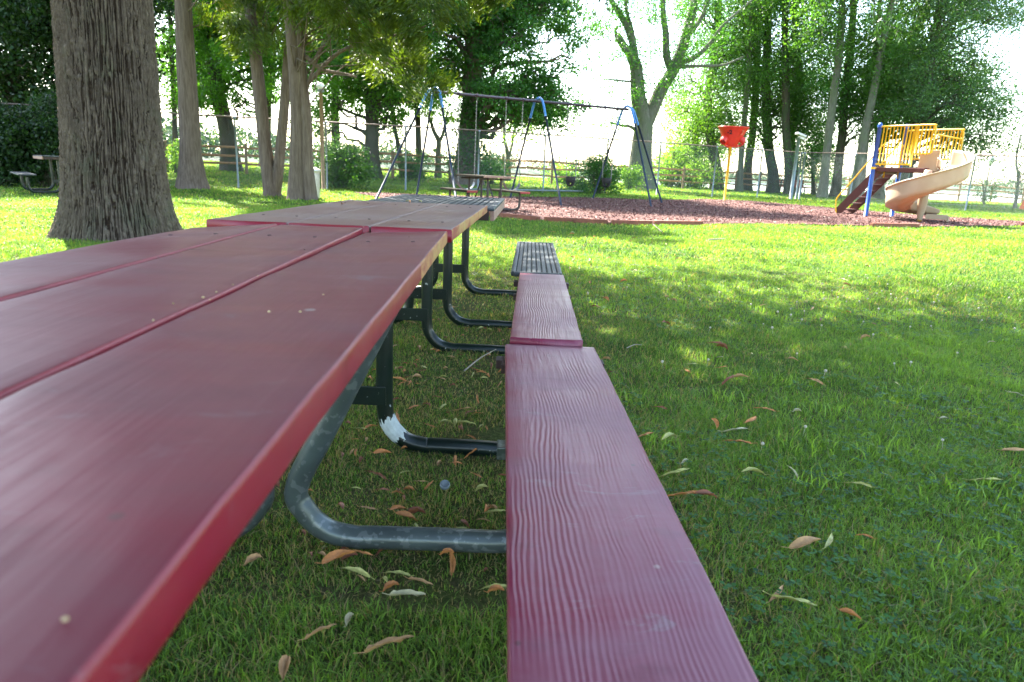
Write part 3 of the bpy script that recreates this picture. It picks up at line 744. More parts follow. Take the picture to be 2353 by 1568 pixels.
def swing(i, kind, label):
    ta, tb = HANG[2 * i], HANG[2 * i + 1]; A = P0 + BV * 2 * ta; B = P0 + BV * 2 * tb; c = (A + B) / 2
    root = empty('swing' if kind == 'belt' else 'bucket_swing', (c.x, c.y, HS - .19), label=label, cat='swing', group=None)
    zs = .56 if kind == 'belt' else .80; top = HS - .19; off = [BU * -.24, BU * .24] if kind == 'belt' else [BU * -.16, BU * .16]
    for p, f in ((A, off[0]), (B, off[1])):
        g = Geo(); chain_geo(g, p - c, c - c + f + Vector((0, 0, zs - top))); g.build('chain', M['chain'], root)
    g = Geo(); z0 = zs - top
    if kind == 'belt':
        n = 13; V = []
        for k in range(n):
            t = -1 + 2 * k / (n - 1); q = BU * .25 * math.sin(t * 1.35) / math.sin(1.35) + Vector((0, 0, z0 - .20 * (1 - t * t)))
            for s in (-1, 1): 
                for dz in (0, -.009): V.append(q + PN * s * .075 + Vector((0, 0, dz)))
        F = []
        for k in range(n - 1):
            b = k * 4; F += [[b, b + 2, b + 6, b + 4], [b + 1, b + 5, b + 7, b + 3], [b, b + 4, b + 5, b + 1], [b + 2, b + 3, b + 7, b + 6]]
        g.add([list(v) for v in V], F); g.build('seat_belt', M['belt'], root, smooth=False)
    else:
        th = np.linspace(0, 2 * math.pi, 20, endpoint=False)
        ring = lambda r, z: [[math.cos(a) * r * 1.0, math.sin(a) * r * .85, z0 + z] for a in th]
        prof = [(.150, 0), (.157, -.01), (.150, -.10), (.13, -.17)]
        V = np.array(sum([ring(*p_) for p_ in prof], [])); i_ = np.arange(3)[:, None] * 20; j = np.arange(20)[None, :]; k = (j + 1) % 20
        g.add(V, np.stack([i_ + j, i_ + k, i_ + 20 + k, i_ + 20 + j], -1).reshape(-1, 4))
        V2 = V * np.array([.93, .93, 1]); g.add(V2, np.stack([i_ + j, i_ + 20 + j, i_ + 20 + k, i_ + k], -1).reshape(-1, 4))
        g.tube([(BU * .135 + Vector((0, 0, z0 - .13))), (BU * .10 + Vector((0, 0, z0 - .24))), (Vector((0, 0, z0 - .27))), (BU * -.10 + Vector((0, 0, z0 - .24))), (BU * -.135 + Vector((0, 0, z0 - .13)))], .028, 8)
        g.tube([(PN * .12 + Vector((0, 0, z0 - .14))), (PN * .09 + Vector((0, 0, z0 - .23))), (Vector((0, 0, z0 - .27))), (PN * -.09 + Vector((0, 0, z0 - .23))), (PN * -.12 + Vector((0, 0, z0 - .14)))], .035, 8)
        g.build('bucket_seat', M['rubber'], root)
swing(0, 'belt', 'belt swing hanging in front of the ivy covered trunk, its seat behind the wooden table')
swing(1, 'belt', 'belt swing hanging next to the middle legs of the swing set')
swing(2, 'bucket', 'black toddler bucket swing just right of the middle swing legs')
swing(3, 'bucket', 'black toddler bucket swing in front of the bright shrub, by the end legs')

# ---------------------------------------------------------------- slide tower
def slide_tower():
    O = Vector((10.02, 20.03, 0)); a = R(-60); root = empty('slide_tower', O, (0, 0, a), 'playground slide with blue posts, yellow railings, brown stairs and a tan spiral chute', 'playground slide')
    W = 1.25; DK = 1.40
    for wy, h in ((0, 2.58), (W, 2.62)):
        g = Geo(); g.tube([(0, wy, -.1), (0, wy, h - .08)], .057, 16); g.build('post', M['blue'], root, smooth=True)
        g = Geo(); g.lathe([(.064, h - .10), (.066, h - .05), (.055, h - .01), (.03, h + .02), (.001, h + .028)], (0, wy, 0), 16); g.build('post_cap', M['blue'], root, smooth=True)
    for wy in (0, W):
        for z in (DK - .02, DK + .22):
            g = Geo(); g.lathe([(.062, z - .03), (.07, z - .03), (.07, z + .03), (.062, z + .03)], (0, wy, 0), 16); g.build('clamp', M['blue'] if z > DK else M['yellow'], root)
    g = Geo(); g.rbox((.72, W / 2, DK - .02), (1.38, W - .12, .05), .008); g.rbox((.72, .07, DK - .06), (1.38, .03, .10), .004); g.rbox((.72, W - .07, DK - .06), (1.38, .03, .10), .004)
    g.rbox((.04, W / 2, DK - .10), (.03, W - .2, .15), .004); g.build('deck', M['brown_deck'], root)
    # railings
    def rail_panel(y, x0, x1, zt, z0, bars, notch=None):
        g = Geo(); r = .025
        p = smooth_path([(x0, y, zt), (x1 - .13, y, zt), (x1 - .04, y, zt - .04), (x1, y, zt - .14), (x1, y, (notch[1] if notch else z0) + .12), (x1 - .03, y, (notch[1] if notch else z0) + .03), (x1 - .12, y, (notch[1] if notch else z0))], 5)
        g.tube(p, r, 8)
        if notch:
            g.tube([(x1 - .12, y, notch[1]), (notch[0], y, notch[1])], r, 8); g.tube([(notch[0], y, zt), (notch[0], y, z0 - .06)], r, 8); g.tube([(x0, y, z0), (notch[0], y, z0)], r, 8)
        else: g.tube([(x1 - .12, y, z0), (x0, y, z0)], r, 8)
        g.build('railing_frame', M['yellow'], root, smooth=True)
        for k in range(bars):
            x = x0 + .08 + (x1 - x0 - .14) * k / (bars - 1); zb = z0 if not notch or x < notch[0] else notch[1]
            g = Geo(); g.tube([(x, y, zt - .01), (x, y, zb)], .019, 6); g.build('baluster', M['yellow'], root, smooth=True)
    rail_panel(0, .05, 1.56, DK + 1.10, DK + .09, 15, (1.06, DK + .37))
    rail_panel(W, .05, 1.60, DK + 1.06, DK + .28, 17)
    g = Geo(); g.tube([(1.60, .05, DK + .86), (1.60, W - .02, DK + .80)], .02, 8); g.build('entry_bar', M['yellow'], root, smooth=True)
    # stairs going down to the near left
    n = 7; x1, z1, x0, z0 = -.02, DK - .04, -1.22, .02; y0, y1 = .40, 1.02
    ang = math.atan2(z1 - z0, x1 - x0); L = math.hypot(x1 - x0, z1 - z0)
    for y in (y0, y1):
        g = Geo(); g.rbox(((x0 + x1) / 2, y, (z0 + z1) / 2 + .03), (L, .03, .24), .004, Matrix.Rotation(-ang, 4, 'Y')); g.build('stringer', M['brown_deck'], root)
    for k in range(n):
        t = (k + .5) / n; g = Geo(); g.rbox((x0 + (x1 - x0) * t + .03, (y0 + y1) / 2, z0 + (z1 - z0) * t + .05), (.23, y1 - y0 - .04, .03), .004); g.build('step', M['brown_deck'], root)
    for y in (y0 - .03, y1 + .03):
        g = Geo(); g.tube(smooth_path([(x0 + .02, y, .0), (x0 - .05, y, .30), (x0 - .02, y, .52), (x0 + .35, y, .98), (x1 - .1, y, DK + .55), (.06, y, DK + .66), (.12, y, DK + .6)], 6), .019, 8); g.build('handrail', M['yellow'], root, smooth=True)
    g = Geo()
    for y in (y0 - .02, y1 + .02): g.tube([(.10, y, DK - .28), (.10, y, DK + .62)], .019, 8)
    g.build('stair_grab_bar', M['yellow'], root, smooth=True)
    # spiral chute: a trough swept clockwise about its column
    C = Vector((1.60, -.02, 0)); RC = .585; N = 90; prof = []
    IW, OW, IH, OH = .27, .27, .30, .52
    for t in np.linspace(0, 1, 6): prof.append((-IW - .03 + .03 * t, IH * (1 - t) + .06 * t))
    for t in np.linspace(-.8, .8, 9): prof.append((t * IW * 1.05, .0 + .07 * (abs(t) / .8) ** 2.4))
    for t in np.linspace(0, 1, 7): prof.append((OW + .02 * t + .02, .08 + (OH - .08) * t))
    prof = np.array(prof); th_ = .028
    inn = prof.copy(); nrm = np.gradient(prof, axis=0); nrm = np.stack([-nrm[:, 1], nrm[:, 0]], -1); nrm /= np.linalg.norm(nrm, axis=1)[:, None]
    out = prof - nrm * th_
    lip = np.array([[OW + .095, OH + .0], [OW + .10, OH - .03]]); ring = np.concatenate([inn, lip, out[::-1]])
    V = []
    for i in range(N + 14):
        if i < N:
            t = i / (N - 1); th = R(300) * t; c = (C.x + RC * math.sin(th), C.y + RC * math.cos(th)); hd = (math.sin(th), math.cos(th))
            z = np.interp(t, [0, .1, .25, .4, .55, .7, .85, 1], [DK - .01, DK - .07, 1.12, .88, .64, .42, .27, .22]); s = 1.
        else:
            k = i - N + 1; te = R(300); c = (C.x + RC * math.sin(te) + k * .045 * math.cos(te), C.y + RC * math.cos(te) - k * .045 * math.sin(te)); hd = (math.sin(te), math.cos(te)); z = .22 - .003 * k; s = 1 - .45 * k / 14
        for q in ring:
            hz = q[1] * (s if q[1] > .07 else 1)
            # profile x runs from the inner wall to the outer wall
            V.append((c[0] + hd[0] * q[0], c[1] + hd[1] * q[0], z + hz))
    m = len(ring); n_ = N + 14; i = np.arange(n_ - 1)[:, None] * m; j = np.arange(m)[None, :]; k = (j + 1) % m
    g = Geo(); g.add(V, np.stack([i + j, i + m + j, i + m + k, i + k], -1), np.arange(m)[None, :], (np.arange(m)[::-1] + (n_ - 1) * m)[None, :])
    g.build('spiral_chute', M['slide'], root, smooth=True)
    g = Geo(); g.rbox((1.34, .32, DK + .20), (.52, .035, .56), .012); g.build('entry_side_panel', M['slide'], root)
    g = Geo(); g.lathe([(.02, 1.36), (.09, 1.35), (.115, 1.2), (.125, .9), (.12, .5), (.075, .16), (.06, .0), (.06, -.05)], (C.x, C.y - .05, 0), 18); g.build('column', M['slide'], root, smooth=True)
    g = Geo(); g.tube([(C.x, C.y - .05, -.05), (C.x, C.y - .05, .07)], .066, 14); g.build('column_foot', M['yellow'], root, smooth=True)
    g = Geo(); g.rbox((C.x + .28, C.y + .2, .16), (.50, .05, .13), .01, rotz(.6)); g.tube([(C.x + .5, C.y + .36, .2), (C.x + .5, C.y + .36, -.03)], .03, 8); g.build('exit_bracket', M['slide'], root)
slide_tower()

# ---------------------------------------------------------------- ball funnel
def funnel():
    b = Vector((7.86, 26.57, 0)); b.z = float(gz(b.x, b.y)); root = empty('ball_funnel', b, label='red ball toss funnel with black -2 mark on a tall yellow post', cat='ball funnel')
    g = Geo(); g.tube([(0, 0, -.1), (0, 0, 2.02)], .047, 14); g.build('post', M['yellow'], root, smooth=True)
    g = Geo(); seg = 36; V = []; prof = [(.17, 1.98), (.24, 2.05), (.36, 2.30), (.46, 2.52), (.55, 2.66), (.565, 2.665), (.56, 2.69), (.53, 2.69), (.44, 2.50), (.2, 2.08)]
    for r_, z in prof:
        for k in range(seg):
            a = 2 * math.pi * k / seg; sq = 1 + .07 * math.cos(3 * a + 1.2) * (1 if z > 2.2 else .3); V.append((r_ * sq * math.cos(a), r_ * sq * math.sin(a), z))
    n = len(prof); i = np.arange(n - 1)[:, None] * seg; j = np.arange(seg)[None, :]; k = (j + 1) % seg
    g.add(V, np.stack([i + j, i + k, i + seg + k, i + seg + j], -1)); g.build('bowl', M['funnel'], root, smooth=True)
    for q in range(3):
        a = R(-25 + q * 120); d = Vector((math.cos(a), math.sin(a), 0)); s = d.cross(Vector((0, 0, 1)))
        for an in (R(200), R(-20), R(90)):
            pass
        g = Geo(); N = 12
        # open pod: a scoop that leaves the bowl and turns outward with a round hole
        rings = [(.14, 2.30, .05), (.30, 2.28, .12), (.44, 2.20, .14), (.47, 2.12, .12)]
        V = []
        for (x, z, r_) in rings:
            for t in np.linspace(0, 2 * math.pi, N, endpoint=False): V.append(d * (x + r_ * .45 * math.cos(t + .0)) + s * r_ * math.sin(t) + Vector((0, 0, z + r_ * math.cos(t) * .8)))
        i = np.arange(3)[:, None] * N; j = np.arange(N)[None, :]; k = (j + 1) % N
        g.add([list(v) for v in V], np.stack([i + j, i + k, i + N + k, i + N + j], -1).reshape(-1, 4))
        g.tube([d * .16 + Vector((0, 0, 2.0)), d * .34 + Vector((0, 0, 2.03)), d * .46 + Vector((0, 0, 2.14))], [.05, .035, .03], 8)
        g.build('outlet_pod', M['funnel'], root, smooth=True)
    for txt, az, mat, sx in (('-2', -116, 'black_mark', .22), ('2', -58, 'pink_mark', .24)):
        cu = bpy.data.curves.new('t', 'FONT'); cu.body = txt; cu.size = sx; cu.extrude = .004; cu.offset = .006; cu.align_x = 'CENTER'; cu.align_y = 'CENTER'
        ob = bpy.data.objects.new('t', cu); col.objects.link(ob); dg = bpy.context.evaluated_depsgraph_get(); dg.update()
        me = bpy.data.meshes.new_from_object(ob.evaluated_get(dg)); bpy.data.objects.remove(ob); a = R(az); rr = .487
        o = bpy.data.objects.new('number_mark', me); col.objects.link(o); o.parent = root; me.materials.clear(); me.materials.append(M[mat])
        o.location = (rr * math.cos(a), rr * math.sin(a), 2.47); o.rotation_euler = (R(118), 0, a + R(90)); tag(o, 'marking ' + txt)
funnel()

# ---------------------------------------------------------------- fences
def fence_line(px):
    """where a photo column meets the straight run of the chain link fence"""
    d = ray(px, 430); m = d.x / d.y; y = (18.9 + .513 * 13.8) / (1 - .513 * m); return Vector((m * y, y, 0))
FH = 2.1
def chain_fence(name, label, pts, closed_bottom=None):
    o0 = pts[0].copy(); o0.z = float(gz(o0.x, o0.y)); root = empty(name, o0, label=label, cat='fence'); rel = []
    for p in pts:
        q = p.copy(); q.z = float(gz(p.x, p.y)); rel.append(q - o0)
    for i, q in enumerate(rel):
        g = Geo(); r = .030 if 0 < i < len(rel) - 1 else .045; g.tube([q + Vector((0, 0, -.1)), q + Vector((0, 0, FH - .02))], r, 10)
        g.lathe([(r + .012, FH - .05), (r + .012, FH), (.01, FH + .02)], q, 10); g.build('post', M['galv_post'], root, smooth=True)
    g = Geo(); g.tube([q + Vector((0, 0, FH)) for q in rel], .024, 8); g.build('top_rail', M['rust_rail'], root, smooth=True)
    g = Geo(); S = .075; r = .0023
    for a, b in zip(rel[:-1], rel[1:]):
        L = math.hypot(b.x - a.x, b.y - a.y); ux = (b - a) / L; nn = Vector((-ux.y, ux.x, 0)).normalized(); H_ = FH - .06; n = int((L + H_) / S)
        T = []
        for s in (1, -1):
            k = np.arange(n) * S - H_ if s > 0 else np.arange(n) * S
            t0 = k; t1 = k + s * H_
            za = np.zeros(n); zb = np.full(n, H_)
            lo = np.clip(t0, 0, L); hi = np.clip(t1, 0, L); zl = np.abs(lo - t0); zh = H_ - np.abs(t1 - hi); ok = (zh - zl) > .02
            T.append((lo[ok], zl[ok], hi[ok], zh[ok]))
        for (l0, z0, l1, z1), off in zip(T, (.004, -.004)):
            A = np.array(a)[None] + l0[:, None] * np.array(ux)[None]; A[:, 2] += .03 + z0; B = np.array(a)[None] + l1[:, None] * np.array(ux)[None]; B[:, 2] += .03 + z1
            A += np.array(nn) * off; B += np.array(nn) * off
            d = B - A; d /= np.linalg.norm(d, axis=1)[:, None]; e = np.cross(d, np.array(nn)); e /= np.linalg.norm(e, axis=1)[:, None]; N = np.array(nn)
            V = np.stack([A + e * r, A - e * r * .5 + N * r, A - e * r * .5 - N * r, B + e * r, B - e * r * .5 + N * r, B - e * r * .5 - N * r], 1)
            i = np.arange(len(A))[:, None, None] * 6; F = i + np.array([[0, 1, 4, 3], [1, 2, 5, 4], [2, 0, 3, 5]])[None]
            g.add(V.reshape(-1, 3), F.reshape(-1, 4))
    g.build('wire_mesh', M['wire'], root); return root, rel, o0
corner = fence_line(1832)
pl = [fence_line(x) for x in (-260, 70, 320, 548, 752, 932, 1098, 1248, 1390, 1510, 1638, 1742)] + [corner]
rt, rel, o0 = chain_fence('chain_link_fence', 'long chain link fence with rusty top rail running behind the trees and swings', pl)
g = Geo(); g.tube([rel[5] + Vector((.3, -.03, .07)) + (rel[6] - rel[5]) * .55, rel[8] + Vector((0, -.03, .09)) - (rel[8] - rel[7]) * .3], .03, 8); g.build('bottom_rail', M['galv_post'], rt, smooth=True)
p2 = [corner + Vector((.05, -.25, 0)), Vector((14.9, 30.4, 0)), Vector((16.2, 29.1, 0)), Vector((17.3, 27.2, 0)), Vector((20.2, 23.8, 0)), Vector((23.2, 20.4, 0))]
p2 = [p2[0]] + [p2[0].lerp(Vector((17.3, 27.0, 0)), t) for t in (.34, .67, 1)] + [Vector((20.2, 24.1, 0)), Vector((23.0, 21.2, 0))]
chain_fence('chain_link_fence', 'chain link fence from the corner post to the lake side, behind the slide', p2)

def rail_fence(label, pts, post_h=1.25, rails=(.42, .76, 1.10), seed=0, step=2.9):
    rg = np.random.default_rng(seed); P = [pts[0]]
    for a, b in zip(pts[:-1], pts[1:]):
        n = max(1, round((b - a).length / step)); P += [a.lerp(b, (k + 1) / n) for k in range(n)]
    o0 = P[0].copy(); o0.z = float(gz(o0.x, o0.y)); root = empty('split_rail_fence', o0, label=label, cat='fence'); rel = []
    for p in P: q = p.copy(); q.z = float(gz(p.x, p.y)); rel.append(q - o0)
    for q in rel:
        g = Geo(); g.rbox(q + Vector((0, 0, post_h / 2 - .1)), (.11, .11, post_h + .2 + rg.uniform(-.04, .06)), .015, Matrix.Rotation(rg.uniform(-.04, .04), 4, 'X') @ rotz(rg.uniform(-.5, .5))); g.build('post', M['post_wood'], root)
    for a, b in zip(rel[:-1], rel[1:]):
        for z in rails:
            j = rg.uniform(-.035, .035, 3); g = Geo()
            pth = [a + Vector((0, 0, z + j[0])), a.lerp(b, .5) + Vector((0, 0, z + j[1] * .6)), b + Vector((0, 0, z + j[2]))]
            pth = smooth_path(pth, 4); g.tube(pth, .052, 5, noise=1 + rg.normal(size=(len(pth), 5)) * .12); g.build('rail', M['rail_wood'], root)
rail_fence('weathered split rail fence with three rails along the bluff, left and middle', [Vector(p) for p in ((-22, 28, 0), (-14.8, 29.5, 0), (-5.8, 32.3, 0), (1.7, 36, 0), (9.6, 41, 0), (15.6, 45.5, 0), (23, 49, 0))])
rail_fence('split rail fence standing in front of the lake beyond the slide', [Vector(p) for p in ((25.3, 47.5, 0), (33, 49, 0), (44, 52, 0), (52, 52, 0))], seed=4)

# ---------------------------------------------------------------- landscape timbers round the mulch
def timber(a, b, label):
    a = Vector((*a, 0)); b = Vector((*b, 0)); c = (a + b) / 2; L = (b - a).length; g = Geo()
    g.rbox((0, 0, .045), (L, .09, .10), .012); o = g.build('edging_timber', M['timber']); o.location = (c.x, c.y, float(gz(c.x, c.y)) + .0); o.rotation_euler = (0, 0, math.atan2(b.y - a.y, b.x - a.x))
    tag(o, label, 'edging timber', 'timbers edging the mulch')
for a, b, l in (((-1.55, 14.9), (-.5, 14.0), 'edging timber at the mulch edge nearest the far end of the red tables'), ((-.40, 13.9), (.42, 13.25), 'curved-in edging timber between the tables and the raised edging board'),
                ((.52, 13.25), (1.72, 13.12), 'straight raised red-brown edging timber on the front edge of the mulch'), ((1.80, 13.08), (2.60, 13.35), 'sunken edging timber just right of the raised edging board'),
                ((2.66, 13.42), (3.7, 13.85), 'low edging timber in the bright grass in front of the swing legs'), ((8.0, 15.65), (9.3, 16.1), 'edging timber in front of the spiral slide column'),
                ((13.6, 18.7), (14.8, 19.7), 'edging timber at the narrow end of the mulch beside the slide shadow')):
    timber(a, b, l)

# ---------------------------------------------------------------- posts, lamps, bin, cone, far bench
b = fence_line(748); b.z = float(gz(b.x, b.y)); b.y -= .25
root = empty('light_post', b, label='tall thin weathered light post with round white lamp at the chain link fence', cat='light post')
g = Geo(); g.tube([(0, 0, -.1), (0, 0, 2.95)], .06, 12); g.build('pole', M['post_wood'], root, smooth=True)
g = Geo(); g.lathe([(.05, 2.95), (.10, 2.98), (.11, 3.02), (.03, 3.06)], seg=16); g.build('lamp_base', M['galv_post'], root)
g = Geo(); g.lathe([(.04, 3.05), (.12, 3.09), (.13, 3.16), (.08, 3.23), (.001, 3.25)], seg=16); g.build('lamp_shade', M['lamp_glass'], root, smooth=True)
b = fence_line(1822); b.z = float(gz(b.x, b.y)); b += Vector((-.15, -.3, 0))
root = empty('light_post', b, label='greenish post with a flat-topped floodlight beside the fence corner', cat='light post')
g = Geo(); g.tube([(0, 0, -.1), (0, 0, 2.75)], .075, 12); g.build('pole', M['galv_post'], root, smooth=True)
g = Geo(); g.rbox((.05, -.05, 2.84), (.42, .36, .10), .02, Matrix.Rotation(.35, 4, 'Y')); g.rbox((.12, -.05, 2.72), (.22, .2, .16), .02, Matrix.Rotation(.35, 4, 'Y')); g.build('floodlight', M['can'], root)
p = at_depth(2258, 466, 46); p.z = float(gz(p.x, p.y))
root = empty('street_lamp', p, label='black lamp post with acorn glass globe near the lake at the edge of the park', cat='street lamp')
g = Geo(); g.lathe([(.12, -.2), (.12, .25), (.07, .35), (.045, .6), (.035, 2.3), (.07, 2.36), (.10, 2.42)], seg=12); g.build('pole', M['lamp_black'], root, smooth=True)
g = Geo(); g.lathe([(.10, 2.42), (.19, 2.62), (.20, 2.78), (.10, 2.95)], seg=14); g.build('globe', M['lamp_glass'], root, smooth=True)
g = Geo(); g.lathe([(.12, 2.93), (.10, 3.0), (.03, 3.05), (.02, 3.12), (.001, 3.14)], seg=12); g.build('finial', M['lamp_black'], root, smooth=True)
p = on_lawn(712, 457)
root = empty('trash_can', p, label='ribbed galvanized trash can standing behind the cedar trunks', cat='trash can')
g = Geo(); pr = [(.24, 0), (.25, .02)] + [(.255 + .004 * (k % 2) + .0004 * k, .04 + k * .03) for k in range(22)] + [(.275, .70), (.28, .71), (.275, .72), (.265, .71)]
g.lathe(pr, seg=40); g.build('body', M['can'], root, smooth=True)
g = Geo(); g.lathe([(.292, .70), (.295, .73), (.28, .75), (.15, .80), (.001, .815)], seg=40); g.tube([(-.07, 0, .80), (-.05, 0, .85), (.05, 0, .85), (.07, 0, .80)], .008, 6); g.build('lid', M['can'], root, smooth=True)
p = at_depth(2349, 480, 33); p.z = float(gz(p.x, p.y))
root = empty('traffic_cone', p, label='small orange traffic cone on the grass at the far edge of the park', cat='traffic cone')
g = Geo(); g.lathe([(.14, .02), (.03, .46), (.001, .47)], seg=18); g.build('cone_body', M['cone'], root, smooth=True)
g = Geo(); g.rbox((0, 0, .015), (.36, .36, .03), .006); g.build('base', M['cone'], root)
p = at_depth(1800, 430, 44); z = float(gz(p.x, p.y))
root = empty('park_bench', (p.x + .6, p.y, z), (0, 0, .15), 'dark red park bench among the trunks beyond the chain link fence', 'bench')
for k in range(3):
    g = Geo(); g.rbox((0, .25 + .02 * k, .52 + k * .15), (1.7, .03, .11), .004); g.build('back_slat', M['bright_red'], root)
for k in range(3):
    g = Geo(); g.rbox((0, -.18 + .14 * k, .43), (1.7, .12, .03), .004); g.build('seat_slat', M['bright_red'], root)
for s in (-.7, .7):
    g = Geo(); g.rbox((s, .22, .42), (.06, .06, .86), .005); g.rbox((s, -.18, .21), (.06, .06, .42), .005); g.build('leg', M['lamp_black'], root)

# ---------------------------------------------------------------- the trees of the park
rg = np.random.default_rng(21)
# tree with shaggy bark left of the cedar group
y0 = 20.5
tree('cedar_tree', 'straight single cedar trunk with flared root between the huge oak and the forked cedar', 'tree', img_path([(440, 427)], y0)[0],
     img_path([(440, 427), (436, 300), (428, 150), (421, 0), (417, -200), (415, -420)], y0), .30, .17,
     img_poly_blob(rg, [(330, -500), (620, -500), (640, 120), (520, 90), (420, -80), (330, 60)], y0 - .3, 26, (.5, .9), 1.4), M['cedar_leaf'], M['cedar_bark'], 3, .15, 2400, droop=True, flare=1.7, seg=18, aspect=.18, spread=.42, limb_r=.11)
def cedar(label, stems, y0, clusters, seed, r):
    T = img_path(stems[0], y0); ex = []
    for s in stems[1:]:
        br = s[0][1] < 350; P = img_path_free(s, y0) if br else img_path(s, y0); ex.append((P, (.055, .022) if br else (r * .85, r * .45)))
    return tree('cedar_tree', label, 'tree', T[0], T, r, r * .6, clusters, M['cedar_leaf'], M['cedar_bark'], seed, .15, 3000, droop=True, flare=1.4, extra_limbs=ex, seg=16, aspect=.18, limb_r=.11, spread=.42)
cedar('forked cedar whose two trunks split just above the grass', [[(626, 452), (614, 380), (600, 250), (585, 110), (573, 0), (560, -200), (550, -350)], [(632, 448), (640, 385), (651, 270), (660, 150), (668, 0), (672, -200), (670, -320)]], 18.6,
      img_poly_blob(rg, [(480, -420), (760, -420), (760, 20), (720, 110), (640, 60), (560, 90), (500, 40)], 18.4, 32, (.5, .85), 1.5), 4, .185)
cedar('thick twin-stemmed cedar beside the trash can, branches reaching right', [[(682, 460), (683, 380), (684, 250), (676, 120), (665, 0), (660, -200), (650, -420)], [(716, 466), (706, 380), (703, 270), (692, 160), (690, 60), (700, -100), (716, -300)],
       [(690, 250), (708, 195), (735, 120), (770, 65), (830, 20)], [(702, 130), (740, 160), (790, 170), (820, 178)], [(700, 200), (780, 120), (880, 90), (980, 60)]], 17.4,
      img_poly_blob(rg, [(700, -420), (1130, -420), (1130, 20), (1080, 110), (990, 120), (950, 190), (880, 140), (800, 110), (740, 40), (690, -60)], 16.6, 78, (.42, .75), 1.6), 5, .20)

# maples and other trees beyond the fence, from the left
def T_(name, label, stem, y, poly, n, rc, leafm, barkm, seed, r0, r1, leaf=.13, per=420, cat='tree', dd=2.2, extra=(), group=None, **kw):
    S = img_path(stem, y); rgl = np.random.default_rng(seed * 7 + 1)
    cl = img_poly_blob(rgl, poly, y, n, rc, dd) if poly else []
    ex = [(img_path_free(p, y), ra) for p, ra in extra]
    return tree(name, label, cat, S[0], S, r0, r1, cl, M[leafm], M[barkm], seed, leaf, per, extra_limbs=ex, group=group, **kw)

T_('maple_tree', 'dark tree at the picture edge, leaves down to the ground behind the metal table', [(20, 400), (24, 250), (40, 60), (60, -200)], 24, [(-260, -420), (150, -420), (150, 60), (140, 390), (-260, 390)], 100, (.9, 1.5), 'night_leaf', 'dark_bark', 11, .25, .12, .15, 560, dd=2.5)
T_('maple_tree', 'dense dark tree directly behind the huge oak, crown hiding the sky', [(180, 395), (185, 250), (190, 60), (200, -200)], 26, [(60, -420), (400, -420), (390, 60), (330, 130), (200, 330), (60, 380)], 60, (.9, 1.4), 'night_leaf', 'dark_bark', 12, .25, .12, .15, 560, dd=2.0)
T_('maple_tree', 'slim dark maple trunk with pale saplings leaning on it, left of the single cedar', [(404, 388), (402, 300), (398, 200), (392, 60), (385, -150)], 31, [(330, -300), (500, -300), (520, 120), (470, 250), (400, 280), (350, 230), (330, 100)], 30, (.7, 1.1), 'maple', 'dark_bark', 13, .12, .08, .14, 640)
T_('maple_tree', 'thick leaning maple trunk seen through the fence between the single and forked cedars', [(533, 392), (521, 300), (505, 235), (492, 150), (480, 40), (470, -150)], 33, [(380, -260), (660, -260), (680, 180), (600, 250), (520, 260), (440, 230), (400, 120)], 60, (.8, 1.25), 'maple', 'dark_bark', 14, .38, .26, .14, 640)
T_('maple_tree', 'broad maple with very dark trunk behind the shrub, bright layered leaves', [(857, 409), (854, 350), (855, 280), (850, 190), (845, 60), (840, -150)], 32, [(640, -260), (1000, -260), (1010, 180), (960, 270), (880, 290), (790, 270), (720, 310), (690, 230), (640, 140)], 105, (.75, 1.2), 'maple', 'dark_bark', 15, .34, .22, .13, 600,
   extra=[([(850, 250), (900, 235), (960, 225), (1020, 220)], (.14, .07))])
T_('maple_tree', 'leafy mid-green tree on the bluff beyond both fences, seen between the cedar trunks', [(610, 392), (612, 300), (615, 200), (618, 60), (620, -100)], 40, [(350, -260), (700, -260), (730, 130), (680, 215), (590, 235), (480, 230), (370, 215)], 75, (.9, 1.4), 'maple', 'dark_bark', 81, .28, .18, .15, 420)
T_('maple_tree', 'leafy mid-green tree beyond both fences, filling the gap behind the light post', [(775, 398), (772, 330), (770, 240), (772, 100), (775, -100)], 39, [(680, -260), (1000, -260), (1000, 170), (900, 230), (800, 240), (720, 215)], 60, (.9, 1.4), 'maple', 'dark_bark', 82, .26, .16, .15, 420)
T_('young_tree', 'leaning thin trunk between the dark maple and the swing leg', [(925, 405), (918, 350), (908, 300), (900, 250)], 34, [(860, 180), (1000, 180), (990, 320), (880, 300)], 10, (.6, .9), 'maple', 'dark_bark', 16, .13, .08)
T_('young_tree', 'young tree with bare forked stem standing behind the split rail fence', [(1006, 408), (1007, 350), (1008, 325), (996, 300), (988, 270)], 36, [(950, 230), (1050, 230), (1050, 300), (960, 300)], 7, (.5, .8), 'pale_leaf', 'grey_bark', 17, .16, .08, extra=[([(1008, 328), (1018, 308), (1022, 285), (1030, 250)], (.10, .04))])
T_('young_tree', 'dark upright stem immediately behind the end legs of the swing set', [(963, 402), (962, 340), (960, 270), (958, 180)], 35, [(900, 120), (1020, 120), (1020, 280), (920, 280)], 10, (.6, .9), 'dark_maple', 'dark_bark', 18, .17, .12)
